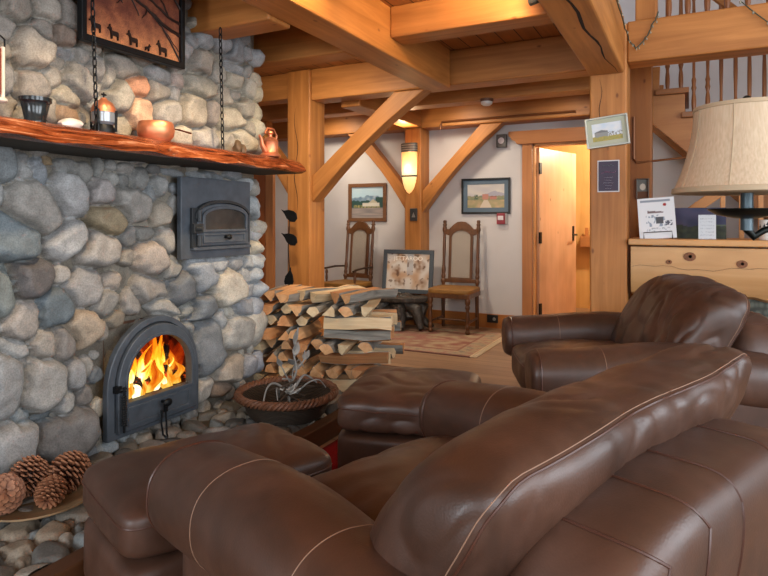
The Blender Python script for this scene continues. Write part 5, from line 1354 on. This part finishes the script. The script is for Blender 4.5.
bro=plain('lamp_bronze','1f2321',.35,.7)
m=MB(); m.tube([(0,0,1.12),(0,0,1.45)],.028,14); m.build('stem',plain('lamp_stem','4c5a60',.4,.4),t)
MB().lathe([(.001,1.175),(.05,1.178),(.13,1.195),(.17,1.22),(.168,1.225),(.12,1.205),(.001,1.19)],32).build('drip_dish',bro,t)
m=MB(); m.tube([(0,0,1.45),(0,0,1.74)],.006,8); m.ell((0,0,1.755),(.02,.02,.018),12); m.build('finial',bro,t)
for k in range(3):
    a=2*PI*k/3; m=MB(); m.tube([(0,0,1.705),(.228*math.cos(a),.228*math.sin(a),1.705)],.003,6); m.build('spider',bro,t)
m=MB(); m.tube([(0,0,1.13),(.03,0,1.09),(.07,.01,1.12),(.14,.03,1.14),(.24,.05,1.12),(.34,.07,1.05),(.40,.08,.9),(.42,.085,.5),(.42,.085,.05)],[.022,.02,.016,.018,.02,.022,.024,.026,.03],12); m.build('curved_arm',bro,t)
MB().lathe([(.001,0),(.20,0),(.19,.03),(.05,.05),(.001,.055)],32,T(.42,.085,0)).build('base',bro,t)
t=empty('hall_shelf',(-.92,8.2,.82),0,'small dark wooden wall shelf seen through the open doorway','shelf')
m=MB(); m.bb(-.35,.35,-.1,.1,0,.14); m.build('board',wood('casing_','a96c3d','bd7f4b','X',.45),t,False,.004)
m=MB(); m.bb(-.3,-.26,-.02,.02,.14,.25); m.build('peg',wood('casing_','a96c3d','bd7f4b','Z',.45),t,False)
# ================================================================ CAMERA + LIGHT
cd=bpy.data.cameras.new('camera'); cam=bpy.data.objects.new('camera',cd); COL.objects.link(cam)
cam.location=(0,0,1.17); cam.rotation_euler=(PI/2,0,R(27)); cd.sensor_width=36; cd.lens=600/768*36; cd.shift_y=-68/768; cd.clip_start=.02
SC.camera=cam
w=bpy.data.worlds.new('sky'); SC.world=w; w.use_nodes=True
bg=w.node_tree.nodes['Background']; bg.inputs[0].default_value=(.72,.84,1,1); bg.inputs[1].default_value=1.2
def area(name,loc,rot,sx,sy,power,col):
    l=bpy.data.lights.new(name,'AREA'); l.shape='RECTANGLE'; l.size=sx; l.size_y=sy; l.energy=power; l.color=col
    o=bpy.data.objects.new(name,l); COL.objects.link(o); o.location=loc; o.rotation_euler=rot; return o
DAY=(.86,.93,1.0)
for i,(p,q,zb,zt) in enumerate(WR): area('window_daylight',(3.72,(p+q)/2,(zb+zt)/2),(0,R(90),0),zt-zb,q-p,150,DAY)
for i,(p,q,zb,zt) in enumerate(WB): area('window_daylight',((p+q)/2,-2.8,(zb+zt)/2),(R(90),0,0),q-p,zt-zb,125,DAY)
WARM=(1,.72,.42)
def spot(loc,tgt,power,ang=70,col=WARM,size=.06,blend=.6):
    l=bpy.data.lights.new('spot_bulb','SPOT'); l.energy=power; l.color=col; l.spot_size=R(ang); l.spot_blend=blend; l.shadow_soft_size=size
    o=bpy.data.objects.new('spot_bulb',l); COL.objects.link(o); o.location=loc
    o.rotation_euler=(Vector(tgt)-Vector(loc)).to_track_quat('-Z','Y').to_euler(); return o
def point(loc,power,col=WARM,size=.05):
    l=bpy.data.lights.new('lamp_bulb','POINT'); l.energy=power; l.color=col; l.shadow_soft_size=size
    o=bpy.data.objects.new('lamp_bulb',l); COL.objects.link(o); o.location=loc; return o
for q_ in (((-1.35,1.3,2.46),(-2.4,1.5,1.9),'spotlight on the ceiling facing the left part of the chimney'),((-1.35,2.1,2.46),(-2.4,2.6,1.8),'spotlight on the ceiling facing the right part of the chimney'),((-.74,3.28,2.37),(-1.4,3.5,2.36),'spotlight between the two long beams facing the short beam')): fixture(*q_)
spot((-1.35,1.3,2.45),(-2.4,1.5,1.95),110,95)
spot((-1.35,2.1,2.45),(-2.4,2.6,1.85),110,90)
spot((-.75,3.22,2.36),(-1.5,3.5,2.38),22,130); spot((-.95,2.75,2.5),(-1.6,3.6,2.2),35,110)
NW=(1,.86,.68)
for lc_,tg_,pw_,lb_ in (((-3.7,5.62,2.38),(-3.7,6.35,.8),58,'added left spotlight hidden behind the second cross beam to brighten the back wall'),((-2.2,5.62,2.38),(-2.1,6.35,.8),44,'added middle spotlight hidden behind the cross beam to brighten the back wall'),((-1.0,5.62,2.38),(-1.2,6.35,.8),20,'added right spotlight hidden behind the cross beam to brighten the wall by the door'),((-2.45,3.45,2.42),(-2.9,4.6,1.0),120,'spotlight above the firewood facing the big post')):  # back-wall spots and their fittings are unseen additions that brighten the wall
    fixture(lc_,tg_,lb_); spot(lc_,tg_,pw_,140,NW,.08,1.0)
point((-.55,7.3,2.1),95,(1,.85,.62)); 
point((-2.765,5.99,1.74),5); spot((-2.765,5.93,2.04),(-2.765,5.6,2.6),16,170,WARM,.05,1.0)
vs=SC.view_settings; vs.view_transform='Standard'; vs.look='None'; vs.gamma=1; vs.exposure=0; vs.use_curve_mapping=False
